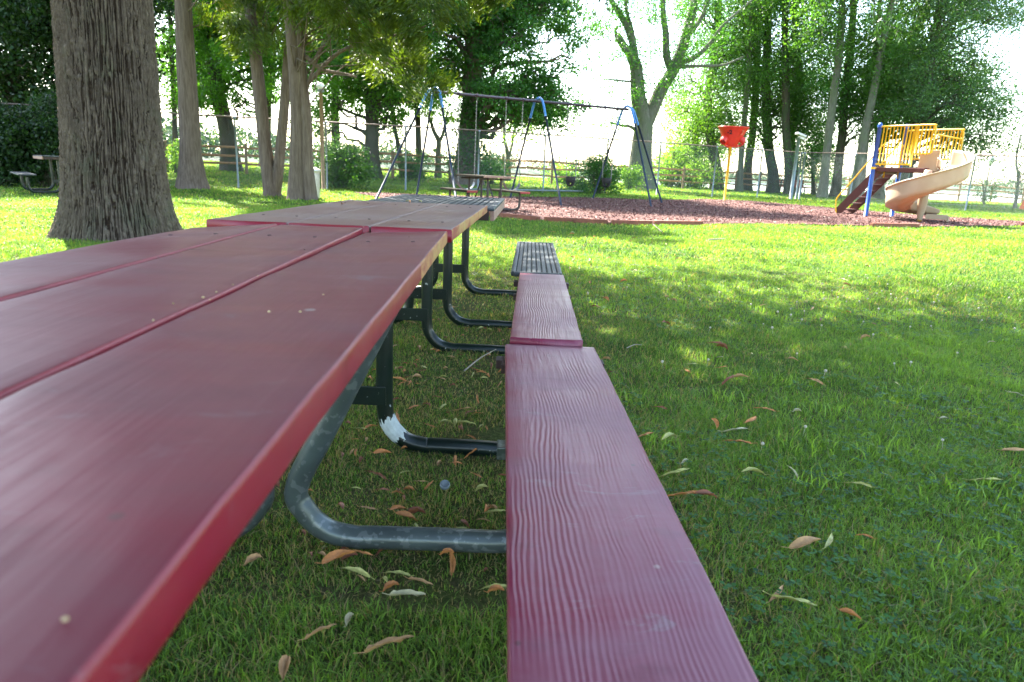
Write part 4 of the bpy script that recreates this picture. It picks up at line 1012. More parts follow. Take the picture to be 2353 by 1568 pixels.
# the big ivy-clad tree behind the swings
iv = T_('maple_tree', 'massive dark crowned tree behind the swings, ivy climbing its thick trunk', [(1073, 424), (1076, 340), (1082, 260), (1086, 180), (1090, 60), (1092, -160)], 30.5,
   [(940, -640), (1260, -640), (1290, -40), (1300, 30), (1330, 110), (1330, 210), (1260, 280), (1180, 260), (1110, 240), (1020, 210), (985, 120), (980, 0)], 225, (.75, 1.2), 'dark_maple', 'cedar_bark', 19, .48, .34, .13, 720, dd=2.4, seg=20, flare=1.7,
   extra=[([(1085, 230), (1130, 215), (1200, 190), (1280, 180)], (.13, .05))])
rgi = np.random.default_rng(44); g = Geo(); cp = []
for k in range(2600):
    py = rgi.uniform(235, 405); wdt = np.interp(py, [235, 405], [26, 40]); q = at_depth(1086 + rgi.normal() * wdt, py, 29.9 + rgi.uniform(-.3, .25)); cp.append(q - iv.location)
leaf_cards(g, np.array(cp), .13 * rgi.uniform(.6, 1.2, len(cp)), rgi, rgi.random(len(cp)), .7); g.build('ivy', M['ivy'], iv)
T_('young_tree', 'small forked sapling seen through the middle of the swing set', [(1168, 412), (1168, 380), (1166, 350), (1160, 325), (1158, 290)], 38, [(1130, 215), (1260, 230), (1260, 330), (1140, 330)], 9, (.5, .9), 'pale_leaf', 'grey_bark', 20, .15, .06, per=120, extra=[([(1168, 365), (1178, 330), (1182, 300), (1215, 260)], (.07, .03))])
# sparse light tree with forked pale trunk and broken stub
ft = T_('ash_tree', 'tall pale grey tree with forked trunk, broken limb stub and thin sparse leaves', [(1473, 428), (1472, 380), (1476, 320), (1480, 280), (1466, 220), (1462, 160), (1450, 125)], 37, None, 0, None, 'pale_leaf', 'grey_bark', 22, .62, .26, seg=18, flare=1.35)
def add_limbs(root, y, limbs, mat):
    g = Geo()
    for pts, r0, r1 in limbs:
        P = [at_depth(p[0], p[1], y) - root.location for p in pts]; P = smooth_path(P, 4); g.tube(P, np.linspace(r0, r1, len(P)), 10, cap=True)
    g.build('limb', mat, root, smooth=True)
for lm in ([((1452, 130), (1436, 110), (1424, 92), (1418, 78)), .22, .16], [((1419, 82), (1414, 72), (1420, 60)), .11, .05], [((1460, 150), (1456, 110), (1440, 60), (1420, 25), (1402, -5), (1385, -60)), .20, .12],
           [((1458, 110), (1452, 70), (1440, 25), (1432, -40)), .12, .07], [((1478, 300), (1496, 260), (1520, 205), (1545, 165), (1568, 110), (1585, 50), (1600, -20), (1610, -150)), .38, .16],
           [((1545, 165), (1532, 130), (1530, 80), (1524, 30), (1522, -60)), .22, .12], [((1550, 150), (1600, 130), (1640, 90), (1660, 60), (1740, -10)), .15, .05],
           [((1545, 155), (1600, 152), (1660, 150), (1710, 130)), .10, .04], [((1572, 90), (1600, 60), (1625, 10), (1640, -60)), .13, .08],
           [((1470, 185), (1440, 187), (1400, 183), (1370, 188)), .07, .02], [((1474, 312), (1450, 292), (1425, 288), (1400, 280)), .11, .04], [((1405, 95), (1390, 80), (1375, 70), (1360, 75)), .03, .015], [((1420, 95), (1400, 95), (1380, 88)), .03, .015]):
    add_limbs(ft, 37, [lm], M['grey_bark'])
rgf = np.random.default_rng(9); g = Geo(); cl = img_poly_blob(rgf, [(1340, -60), (1360, -420), (1700, -420), (1700, -60)], 37, 80, (.45, .9), 2) + img_poly_blob(rgf, [(1345, 60), (1400, -40), (1660, -60), (1700, 40), (1650, 150), (1590, 180), (1540, 210), (1480, 240), (1420, 300), (1360, 310), (1340, 220)], 37, 120, (.4, .8), 2)
pts = []
for c in cl:
    m = 190; sub = np.array(c[:3]) + rgf.normal(size=(7, 3)) * c[3] * .5; pts.append(sub[rgf.integers(0, 7, m)] + rgf.normal(size=(m, 3)) * .22)
pts = np.concatenate(pts) - np.array(ft.location); leaf_cards(g, pts, .12 * rgf.uniform(.6, 1.2, len(pts)), rgf, rgf.random(len(pts)), .5); g.build('crown', M['dark_maple'], ft)

# the grove at right: individual trunks, each with its own crown
GR = [  # label, stem, depth, crown polygon, boughs, bough size, leaves, bark, r0, r1
 ('curved dark maple at the near end of the grove, right of the pale forked tree', [(1650, 432), (1645, 380), (1630, 300), (1626, 230), (1640, 150), (1650, 60), (1650, -150)], 45, [(1580, -150), (1730, -150), (1740, 120), (1720, 240), (1700, 300), (1570, 290), (1550, 240), (1570, 120)], 60, (.9, 1.4), 'grove_leaf', 'dark_bark', .34, .2),
 ('thin upright trunk directly behind the yellow funnel pole', [(1700, 440), (1703, 360), (1712, 260), (1722, 130), (1728, 0), (1730, -150)], 43, [(1650, -200), (1790, -200), (1780, 60), (1740, 120), (1660, 80)], 36, (.8, 1.3), 'grove_leaf', 'grey_bark', .18, .12),
 ('dark trunk leaning right just behind the red funnel', [(1716, 438), (1720, 370), (1730, 300), (1738, 180), (1742, 60), (1750, -150)], 46, [(1690, -200), (1830, -200), (1830, 130), (1790, 230), (1700, 220)], 50, (.9, 1.4), 'grove_leaf', 'dark_bark', .28, .18),
 ('Y-shaped dark tree in the middle of the grove', [(1775, 440), (1776, 400), (1768, 350), (1762, 280), (1760, 180), (1765, 60), (1770, -150)], 44, [(1700, 150), (1850, 120), (1860, 260), (1820, 330), (1720, 320)], 34, (.8, 1.2), 'grove_leaf', 'dark_bark', .34, .2),
 ('pair of tall dark stems rising beside the fence corner floodlight', [(1812, 444), (1812, 380), (1806, 300), (1806, 200), (1804, 100), (1805, -100)], 42, [(1770, -200), (1900, -200), (1900, 60), (1860, 140), (1780, 100)], 34, (.9, 1.3), 'grove_leaf', 'dark_bark', .26, .18),
 ('crooked dark tree left of the two pale slender trunks', [(1830, 444), (1826, 380), (1820, 310), (1838, 220), (1836, 150), (1826, 60), (1830, -100)], 45, [(1780, 100), (1940, 100), (1930, 240), (1880, 300), (1790, 290)], 34, (.9, 1.3), 'grove_leaf', 'dark_bark', .24, .16),
 ('pale slender trunk leaning gently right, first beyond the fence corner', [(1890, 452), (1896, 390), (1906, 300), (1918, 200), (1930, 110), (1936, 0), (1940, -150)], 38, [(1850, -200), (2010, -200), (2010, 20), (1960, 120), (1880, 140), (1850, 40)], 44, (.8, 1.3), 'grove_leaf', 'grey_bark', .24, .14),
 ('darker trunk close behind the first pale slender one', [(1920, 450), (1926, 390), (1936, 300), (1944, 200), (1956, 90), (1964, -40), (1970, -150)], 41, [(1880, 130), (2020, 130), (2030, 270), (1990, 320), (1900, 310)], 34, (.8, 1.2), 'dark_maple', 'dark_bark', .26, .16),
 ('tall bare pale trunk slanting right behind the brown slide stairs', [(1962, 452), (1972, 390), (1988, 300), (2010, 200), (2028, 100), (2050, 0), (2080, -150)], 37, [(1990, -260), (2160, -260), (2160, -10), (2090, 60), (2010, 30)], 40, (.8, 1.2), 'grove_leaf', 'grey_bark', .25, .12),
 ('forked pale trunk whose thin stem runs beside the tall slanting one', [(1978, 450), (1990, 330), (1999, 240), (2006, 150), (2020, 30), (2030, -120)], 39, [(1960, 60), (2110, 60), (2110, 200), (2060, 260), (1980, 250)], 38, (.8, 1.2), 'grove_leaf', 'grey_bark', .16, .08),
 ('dark tree with steep slanting limbs behind the yellow railings', [(2018, 440), (2022, 340), (2030, 260), (2062, 160), (2100, 80), (2150, -20), (2200, -120)], 42, [(2000, 150), (2160, 100), (2230, 180), (2220, 290), (2120, 330), (2010, 300)], 64, (.8, 1.3), 'dark_maple', 'dark_bark', .32, .2),
 ('large drooping dark-leaved tree at the end of the grove beside the open sky', [(2080, 440), (2090, 350), (2110, 260), (2130, 180), (2150, 80), (2170, -60)], 38, [(2090, -260), (2260, -260), (2330, -10), (2340, 60), (2250, 110), (2320, 200), (2335, 250), (2300, 330), (2215, 345), (2190, 400), (2140, 330), (2080, 250), (2080, 60)], 130, (.7, 1.2), 'olive_leaf', 'dark_bark', .3, .18),
 ('bright leafy understorey tree at the foot of the grove, left side', [(1540, 432), (1545, 380), (1550, 330)], 44, [(1500, 340), (1640, 330), (1650, 420), (1520, 425)], 16, (.7, 1.0), 'pale_leaf', 'grey_bark', .12, .06),
 ('bright rounded tree between the pale forked tree and the grove', [(1600, 430), (1598, 370), (1600, 300), (1605, 240)], 47, [(1530, 290), (1560, 240), (1640, 220), (1700, 290), (1690, 360), (1560, 370)], 34, (.9, 1.3), 'pale_leaf', 'dark_bark', .2, .12),
 ('low leafy tree filling the gap at the fence corner', [(1870, 448), (1868, 400), (1866, 350)], 44, [(1800, 300), (1910, 300), (1910, 420), (1840, 400)], 22, (.8, 1.1), 'dark_maple', 'dark_bark', .14, .08),
]
for i, (lb, st, y, poly, n, rc, lf, bk, r0, r1) in enumerate(GR):
    T_('grove_tree', lb, st, y, poly, n, rc, lf, bk, 40 + i, r0, r1, .125, 430, dd=2.8, spread=.78, group='trees of the grove by the lake', droop=('drooping' in lb))
T_('young_tree', 'thin feathery tree with bare twigs at the very edge of the park by the lake', [(2338, 452), (2340, 410), (2335, 370), (2345, 310)], 34, [(2290, 350), (2420, 290), (2420, 440), (2330, 440), (2280, 400)], 16, (.5, .8), 'olive_leaf', 'grey_bark', 71, .08, .03, .10, 130)
T_('young_tree', 'small shrubby tree beside the black street lamp', [(2262, 470), (2260, 440), (2256, 415)], 40, [(2225, 405), (2300, 405), (2290, 460), (2240, 455)], 9, (.35, .6), 'bush', 'grey_bark', 72, .05, .02, .10, 260)

# shrubs
def shrub(label, x0, x1, ytop, ybase, y, n, rc, mat, seed, leaf=.08, per=520):
    rgs = np.random.default_rng(seed); b = at_depth((x0 + x1) / 2, ybase, y); b.z = float(gz(b.x, b.y)); root = empty('shrub', b, label=label, cat='shrub')
    g = Geo(); cl = []
    for _ in range(n):
        t = rgs.uniform(0, 1); px = (x0 + x1) / 2 + (x1 - x0) / 2 * rgs.uniform(-1, 1) * math.sqrt(max(.1, 1 - (t * 1.0) ** 2)); p = at_depth(px, ybase + (ytop - ybase) * t * .93, y + rgs.uniform(-.6, .6)); cl.append((*(p - b), rgs.uniform(*rc)))
    for c in cl:
        P = limb_path(rgs, (rgs.normal() * .08, rgs.normal() * .08, 0), c[:3], .1, 6); g.tube(P, np.linspace(.018, .005, 6), 5, cap=False)
    g.build('stems', M['dark_bark'], root); lv = Geo(); pts = []
    for c in cl:
        m = int(per * c[3]); sub = np.array(c[:3]) + rgs.normal(size=(6, 3)) * c[3] * .45; pts.append(sub[rgs.integers(0, 6, m)] + rgs.normal(size=(m, 3)) * c[3] * .28)
    pts = np.concatenate(pts); pts = pts[pts[:, 2] > .04]; leaf_cards(lv, pts, leaf * rgs.uniform(.6, 1.3, len(pts)), rgs, rgs.random(len(pts)), .6); lv.build('foliage', M[mat], root)
shrub('big blue-green shrub at the chain link fence beside the light post', 722, 842, 335, 420, 23.5, 44, (.3, .5), 'bush', 1)
shrub('bright green shrub behind the toddler bucket swing at the end legs', 1318, 1425, 368, 445, 27.6, 44, (.3, .52), 'ivy', 2)
shrub('dark low shrub behind the fence under the leaning thin trunk', 905, 975, 360, 408, 33, 16, (.3, .55), 'dark_maple', 3, .1)
shrub('leafy shrub growing along the split rail fence behind the belt swings', 1095, 1160, 375, 415, 32, 16, (.3, .5), 'ivy', 4, .1)
shrub('light shrub beside the base of the pale forked tree', 1420, 1470, 385, 430, 35, 12, (.3, .5), 'pale_leaf', 5, .1)
shrub('young pale sapling with yellowing leaves just beside the huge oak', 392, 412, 325, 392, 29, 8, (.18, .3), 'pale_leaf', 6, .09)
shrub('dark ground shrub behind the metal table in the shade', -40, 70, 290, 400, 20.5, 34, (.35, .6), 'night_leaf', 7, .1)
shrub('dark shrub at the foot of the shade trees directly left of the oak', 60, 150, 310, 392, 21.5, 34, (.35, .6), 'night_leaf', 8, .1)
shrub('green brush behind the split rail fence in the middle distance', 1230, 1330, 395, 425, 39, 14, (.4, .6), 'pale_leaf', 9, .12)
shrub('bushy green growth behind the fence left of the funnel pole', 1500, 1620, 350, 430, 45, 30, (.5, .9), 'pale_leaf', 10, .13)

# ---------------------------------------------------------------- grass, clover, chips
def in_poly(x, y, poly):
    c = np.zeros(len(x), bool); j = len(poly) - 1
    for i in range(len(poly)):
        xi, yi = poly[i]; xj, yj = poly[j]
        if yi != yj: c ^= ((yi > y) != (yj > y)) & (x < (xj - xi) * (y - yi) / (yj - yi) + xi)
        j = i
    return c
def wedge(rng, y0, y1, dens, k=.86, m=2.1):
    A = k * (y1 * y1 - y0 * y0) + 2 * m * (y1 - y0); n = int(A * dens)
    y = rng.uniform(y0, y1, n * 2); w_ = k * y + m; keep = rng.random(n * 2) < w_ / (k * y1 + m); y = y[keep][:n]; w_ = w_[keep][:n]
    x = rng.uniform(-1, 1, len(y)) * w_
    keep = (np.abs(x) < k * y + .5) | (rng.random(len(y)) < .38)          # thinner beyond the view
    return x[keep], y[keep]
def blades(g, rng, x, y, h, w_, tone, lean=.6):
    n = len(x); z = gz(x, y); a = rng.uniform(0, 2 * math.pi, n); d = np.stack([np.cos(a), np.sin(a), np.zeros(n)], 1)
    b = rng.uniform(0, 2 * math.pi, n); s = np.stack([np.cos(b), np.sin(b), np.zeros(n)], 1) * (w_ / 2)[:, None]
    L = np.abs(rng.normal(size=n)) * lean * .6 + .1; P = np.stack([x, y, z - .004], 1); up = np.array([0, 0, 1.])
    c1 = P + up * (h * .55)[:, None] + d * (h * L * .35)[:, None]; c2 = P + up * (h * (1 - .25 * L))[:, None] + d * (h * L * 1.15)[:, None]
    V = np.stack([P - s, P + s, c1 - s * .8, c1 + s * .8, c2], 1); i = np.arange(n)[:, None] * 5
    g.add(V.reshape(-1, 3), i + np.array([[0, 1, 3, 2]]), i + np.array([[2, 3, 4]]), tone=np.repeat(tone, 5))
def build_grass():
    g = Geo(); rg = np.random.default_rng(77)
    for y0, y1, dn, hh, ww in ((.35, 2.6, 27000, .038, .0025), (2.6, 4.5, 13000, .040, .0030), (4.5, 8, 3800, .044, .0048), (8, 15, 1300, .050, .0090), (15, 30, 260, .055, .019), (30, 49, 85, .07, .038)):
        x, y = wedge(rg, y0, y1, dn); n = len(x)
        worn = vnoise(x * .9 + 5, y * .9, 31) * .6 + vnoise(x * 2.6, y * 2.6, 32) * .4
        bare = np.exp(-((x + .15) / .75) ** 2) * (y < 6.5) * (y > 1.3) * .30             # trodden ground between table and bench
        keep = (worn + bare < .78 + .25 * rg.random(n)) & ~in_poly(x, y, MULCH)
        x, y, worn, bare = x[keep], y[keep], worn[keep], bare[keep]; n = len(x)
        tuft = vnoise(x * 5, y * 5, 33); h = hh * rg.uniform(.45, 1.25, n) * (.62 + .8 * tuft) * (1 - bare * 1.2)
        patch = vnoise(x * .8, y * .8, 35) * .5 + vnoise(x * 3, y * 3, 36) * .3
        tone = np.clip(patch * .7 + rg.random(n) ** 1.6 * .65 - .12, 0, .9)
        dry = rg.random(n) < .03 + .16 * np.clip((worn - .42) * 2.4, 0, 1) + bare * 1.1; tone[dry] = .985
        blades(g, rg, x, y, h, ww * rg.uniform(.6, 1.4, n), tone, 1.25)
    # broader brighter tufts
    for _ in range(110):
        ty = rg.uniform(1.5, 9) ; tx = rg.uniform(.4, .85 * ty + .3); m = 26
        x = tx + rg.normal(size=m) * .05; y = ty + rg.normal(size=m) * .05
        blades(g, rg, x, y, rg.uniform(.045, .08, m), rg.uniform(.0035, .006, m), rg.uniform(.55, .85, m), 1.1)
    tag(g.build('grass', M['grass']), label='short lawn grass with dry blades', cat='grass', kind='stuff')
    # clover
    g = Geo(); x, y = wedge(rg, .8, 9, 420); c = vnoise(x * 1.1, y * 1.1, 41) * .6 + vnoise(x * 4, y * 4, 42) * .4; k = (c > .46) & (x > .25); x, y = x[k], y[k]; n = len(x)
    z = gz(x, y) + rg.uniform(.022, .05, n); a0 = rg.uniform(0, 6.28, n); s = rg.uniform(.009, .015, n); tn = rg.random(n)
    for q in range(3):
        a = a0 + q * 2.094; d = np.stack([np.cos(a), np.sin(a), rg.uniform(-.15, .35, n)], 1); b = np.stack([-np.sin(a), np.cos(a), np.zeros(n)], 1); c0 = np.stack([x, y, z], 1); S = s[:, None]
        V = np.stack([c0, c0 + d * S * .75 + b * S * .5, c0 + d * S * 1.1, c0 + d * S * .75 - b * S * .5], 1); i = np.arange(n)[:, None] * 4
        g.add(V.reshape(-1, 3), i + np.array([[0, 1, 2, 3]]), tone=np.repeat(np.clip(tn + rg.normal(size=n) * .1, 0, 1), 4))
    tag(g.build('clover_patch', M['clover']), label='dark clover leaves spread through the lawn', cat='clover', kind='stuff')
    # wood chips on the mulch
    g = Geo(); n = 52000; x = rg.uniform(-6.5, 15.5, n); y = 12.9 + (27.4 - 12.9) * rg.random(n) ** 1.3; k = in_poly(x, y, MULCH); x, y = x[k], y[k]; n = len(x)
    leaf_cards(g, np.stack([x, y, gz(x, y) + rg.uniform(.024, .055, n)], 1), rg.uniform(.03, .085, n), rg, rg.random(n), .38, up=2.2)
    tag(g.build('wood_chips', M['chips']), label='loose reddish wood chips over the playground bed', cat='wood chips', kind='stuff')
build_grass()

# ---------------------------------------------------------------- fallen leaves, flower heads, twigs and bits
def bract_mesh(name, L, W, bend, curl, twist, mat, seed):
    g = Geo(); rg = np.random.default_rng(seed); n, m = 11, 5; V = []
    for i in range(n):
        t = i / (n - 1); w_ = W * (math.sin(math.pi * min(1, t * 1.02 + .02) ** .8) ** .7 + .04); cx = L * (t - .5); z = bend * L * (1 - (2 * t - 1) ** 2); yo = .12 * L * math.sin(t * 2.4 + seed)
        for j in range(m):
            s = j / (m - 1) * 2 - 1; a = twist * (t - .5); yy = s * w_ / 2; zz = curl * w_ * s * s; V.append((cx, yo + yy * math.cos(a) - zz * math.sin(a), z + zz * math.cos(a) + yy * math.sin(a) + rg.normal() * .0013))
    i = np.arange(n - 1)[:, None] * m; j = np.arange(m - 1)[None, :]; g.add(V, np.stack([i + j, i + j + 1, i + m + j + 1, i + m + j], -1))
    g.tube([(-L / 2, V[2][1], 0), (-L / 2 - L * .22, V[2][1] + .004, .004)], .0009, 4)
    o = g.build(name, mat, smooth=True); me = o.data; bpy.data.objects.remove(o); return me
LM = {'tan': mat_simple('dry_tan_leaf', (.42, .24, .10), .6, 0, .3, 60, .4), 'yellow': mat_simple('yellow_green_leaf', (.36, .35, .10), .5, 0, .25, 60, .3),
      'russet': mat_simple('russet_leaf', (.22, .075, .03), .6, 0, .3, 60, .4), 'orange': mat_simple('orange_brown_leaf', (.45, .18, .05), .6, 0, .3, 60, .4), 'pale': mat_simple('pale_cream_leaf', (.40, .36, .20), .5, 0, .2, 60, .3)}
LV = {k: [bract_mesh('fallen_leaf', L, W, b, c, t, m, i * 7 + 3) for i, (L, W, b, c, t) in enumerate(((.085, .017, .05, .35, .6), (.070, .020, .08, .5, -1.0), (.10, .015, .03, .3, 1.3), (.055, .021, .10, .6, .4)))] for k, m in LM.items()}
LN = {'tan': 'dry tan', 'yellow': 'yellow-green', 'russet': 'dark russet', 'orange': 'orange-brown', 'pale': 'pale cream'}
nleaf = [0]
def put_leaf(kind, p, rg, place, z=.028, scale=1., rz=None, group=None, label=None, var=None):
    o = bpy.data.objects.new('fallen_leaf', LV[kind][int(rg.integers(0, 4)) if var is None else var]); col.objects.link(o)
    o.location = (p[0], p[1], (p[2] if len(p) > 2 else float(gz(p[0], p[1]))) + z); o.rotation_euler = (rg.normal() * .22, rg.normal() * .18, rg.uniform(0, 6.28) if rz is None else rz)
    s = 1.0 * scale * rg.uniform(.6, 1.2); o.scale = (s, s, s); vi = LV[kind].index(o.data); lb = label or f"{('slim', 'humped', 'long flat', 'short curled')[vi]} {LN[kind]} fallen leaf {place}"
    tag(o, lb, 'fallen leaf', group or f'{LN[kind]} leaves {place}')
rl = np.random.default_rng(5)
# the ones that stand out in the photo
for k, x, y, rz, sc_, lb in (('yellow', 812, 1320, 2.6, 1.25, 'long yellow-green leaf lying alone in front of the galvanized leg bend'), ('tan', 583, 1293, .7, 1.1, 'tan leaf on the dark grass beside the nearest table edge'),
     ('pale', 936, 1368, .7, 1.2, 'long pale leaf propped on a russet one between table and bench'), ('tan', 895, 1483, .4, 1.1, 'broad tan leaf on the grass low between table and bench'), ('tan', 737, 1455, .8, 1.0, 'tan leaf curled up left of the broad tan leaf'),
     ('pale', 805, 1428, 1.2, .8, 'small pale leaf between two tan leaves in the darkest grass'), ('tan', 658, 1538, 1.5, 1.1, 'upright tan leaf in the grass by the nearest table corner'), ('orange', 780, 1282, .15, 1.2, 'orange leaf leaning against the galvanized ground pipe bend'),
     ('orange', 1028, 1276, -.2, 1.2, 'orange leaf lying over the straight galvanized ground pipe'), ('orange', 1140, 1363, 0, 1.1, 'orange leaf pressed against the near bench edge'), ('yellow', 957, 1222, 1.7, 1.0, 'yellow and brown leaf just behind the galvanized ground pipe'),
     ('yellow', 1072, 1233, -.3, 1.1, 'yellow-green leaf between the galvanized pipe and the bench'), ('yellow', 1107, 1127, .2, .9, 'curled light green leaf beside the clear bottle cap'), ('orange', 985, 1117, 1.1, .9, 'orange leaf standing left of the clear bottle cap'),
     ('orange', 917, 1172, -.3, 1.0, 'orange leaf in the heap of leaves in the middle between the pipes'), ('russet', 955, 1185, .2, 1.0, 'russet leaf in the heap of leaves between the pipes'), ('orange', 935, 1190, .1, 1.0, 'lower orange leaf in the heap of leaves between the pipes'),
     ('tan', 848, 1170, -.2, .8, 'tan leaf beside a tiny white petal behind the galvanized bend'), ('orange', 880, 1042, -.1, 1.0, 'orange leaf under the black pipe with the bare grey patch'), ('yellow', 829, 987, .1, .8, 'small yellow leaf on bare soil left of the grey-patched bend'),
     ('yellow', 1072, 974, 0, .9, 'yellow leaf on the worn soil behind the black ground pipe'), ('tan', 1848, 1250, .1, 1.2, 'tan and cream leaf in the dark clover right of the bench'), ('yellow', 1902, 1243, .8, .9, 'small yellow leaf next to the tan and cream leaf in the clover'),
     ('yellow', 1825, 1383, -.3, 1.2, 'long yellow leaf in the grass beside the near end of the bench'), ('tan', 1783, 1365, .6, .9, 'torn tan leaf against the long yellow one by the bench'), ('orange', 1955, 1416, -.9, .8, 'small orange leaf in the dark clover low in the frame'),
     ('orange', 1575, 1138, -.25, 1.0, 'orange leaf like a folded strip right beside the bench edge'), ('pale', 1832, 948, -.1, 1.1, 'pale green-white leaf in mid lawn right of the bench'), ('pale', 1690, 990, 0, 1.0, 'cream leaf lying flat on mid lawn near the bench'),
     ('pale', 2168, 963, 0, .8, 'tiny cream leaf far out on the clover lawn'), ('yellow', 1550, 1088, -.1, 1.0, 'yellow leaf close by the right edge of the bench'), ('pale', 1573, 1062, .6, .9, 'cream leaf a hand behind the yellow leaf by the bench'),
     ('orange', 1480, 1003, .4, .9, 'orange leaf touching the bench edge beyond its middle'), ('pale', 2335, 908, -.1, 1.1, 'pale leaf at the very edge of the picture on the lawn'), ('tan', 2330, 1035, -.1, 1.0, 'tan leaf at the very edge of the picture in the clover'),
     ('yellow', 2265, 1105, -.4, 1.0, 'yellow leaf half hidden in the clover far right of the bench'), ('orange', 1660, 845, .1, 1.0, 'orange leaf on the lawn beyond the bench joint'), ('yellow', 1590, 838, .1, 1.0, 'yellow leaf on the lawn beyond the bench joint')):
    p = on_z(x, y, .03); put_leaf(k, (p.x, p.y), rl, '', rz=rz, scale=sc_ * .88, group='fallen leaves that stand apart', label=lb, z=.034)
kinds = list(LM)
for _ in range(175):
    y = rl.uniform(1.35, 4.2); x = rl.uniform(-.42 - .05 * y, .0) if rl.random() < .8 else rl.uniform(-.9, -.3); k = str(rl.choice(['tan', 'russet', 'russet', 'orange', 'orange', 'yellow'])); put_leaf(k, (x, y), rl, 'on the worn grass between the tables and their bench', z=.020, scale=float(rl.uniform(.4, .8)))
for _ in range(75):
    y = 1.6 + 9.5 * rl.random() ** 1.3; x = rl.uniform(.45, .72 * y + .2); k = str(rl.choice(['tan', 'yellow', 'pale', 'orange', 'russet', 'yellow'])); put_leaf(k, (x, y), rl, 'on the shaded lawn near the bench' if y < 3 else ('in mid lawn by the bench row' if y < 5.5 else 'on the lawn towards the sunlit strip'), z=.036)
for _ in range(34):
    y = rl.uniform(4.3, 11); x = rl.uniform(-.5, 1.3); k = str(rl.choice(['tan', 'yellow', 'pale', 'orange'])); put_leaf(k, (x, y), rl, 'on the lawn past the end of the bench row', z=.036)
for _ in range(22):
    y = rl.uniform(8, 17); x = rl.uniform(-.72, -.25) * y; put_leaf(str(rl.choice(['tan', 'orange'])), (x, y), rl, 'on the grass around the oak and cedar trunks', z=.04)
def on_top(root, lx, ly, lz): root_m = Matrix.Translation(root.location) @ root.rotation_euler.to_matrix().to_4x4(); return root_m @ Vector((lx, ly, lz))
bpy.context.view_layer.update()
h1, h2, h3 = CAM_H - .209, CAM_H - .179, CAM_H - .207
for (rt_, lx, ly, lz, k, lb, s_) in ((T1, -.13, -.36, h1 + .012, 'yellow', 'thin yellow leaf stuck in the plank gap of the nearest red table', .7), (T2, .02, .80, h2 + .006, 'yellow', 'yellow leaf on the far end of the second red table', .7),
        (T2, -.02, .70, h2 + .006, 'orange', 'orange leaf standing near the end of the second red table', .6), (T3, -.12, -.55, h3 + .01, 'pale', 'pale curved leaf on the corner of the metal table', .7), (T2, -.26, .28, h2 + .006, 'orange', 'small orange leaf on the outer plank of the second red table', .45)):
    p = on_top(rt_, lx, ly, lz); put_leaf(k, p, rl, '', z=0, scale=s_, group='leaves lying on the tables', label=lb)
# white clover heads
g = Geo(); g.lathe([(.0008, -.045), (.0008, -.004), (.006, -.003), (.0085, .002), (.007, .007), (.003, .0095), (.0004, .010)], seg=9)
fo = g.build('clover_flower', M['clover_flower']); fme = fo.data; bpy.data.objects.remove(fo)
for i in range(78):
    if i < 52: y = rl.normal() * .9 + 5.0; x = rl.normal() * .55 + .52 * y
    else: y = rl.uniform(1.9, 8); x = rl.uniform(.5, .7 * y)
    if y < 1.6: y = 3.
    o = bpy.data.objects.new('clover_flower', fme); col.objects.link(o); o.location = (x, y, float(gz(x, y)) + rl.uniform(.045, .062)); s = rl.uniform(.8, 1.35); o.scale = (s * .72, s * .72, s * .8); o.rotation_euler = (rl.normal() * .2, rl.normal() * .2, 0)
    a = i < 52; bg_ = 'small' if s < 1 else ('medium' if s < 1.15 else 'big'); tag(o, (bg_ + ' white clover head in the thick flowering patch on the lawn') if a else bg_ + ' stray white clover head ' + ('in the dark near lawn' if y < 3.5 else 'in the middle lawn' if y < 5.5 else 'far out on the lawn'), 'clover flower', 'clover heads of the flowering patch' if a else 'stray clover heads')
# seeds and crumbs on the nearest table
rs = np.random.default_rng(8); cm = [mat_simple('tan_seed', (.45, .33, .16), .7), mat_simple('dark_speck', (.03, .015, .012), .7)]
for i, (px, py) in enumerate(((352, 737), (467, 685), (482, 690), (690, 718), (618, 718), (743, 678), (497, 672), (535, 655), (592, 634), (700, 575), (940, 545), (150, 1425), (398, 698), (835, 522))):
    q = on_z(px, py, h1 + .004); o = None; g = Geo(); s = rs.uniform(.0012, .0024); g.lathe([(.0002, 0), (s, s * .4), (s * .9, s), (.0002, s * 1.4)], seg=8)
    o = g.build('seed', cm[0] if i not in (9, 10) else cm[1], smooth=True)
    m1 = Matrix.Translation(T1.location) @ T1.rotation_euler.to_matrix().to_4x4(); d = ray(px, py); n_ = m1.to_3x3() @ Vector((0, 0, 1)); c0 = m1 @ Vector((0, 0, h1)); t = (c0 - Vector((0, 0, CAM_H))).dot(n_) / d.dot(n_)
    o.location = Vector((0, 0, CAM_H)) + d * t - n_ * .0005; tag(o, 'tiny dry seed lying on the nearest red table' if i not in (9, 10) else 'tiny dark speck of debris on the nearest red table', 'seed', 'seeds on the red table' if i not in (9, 10) else 'specks on the red table')
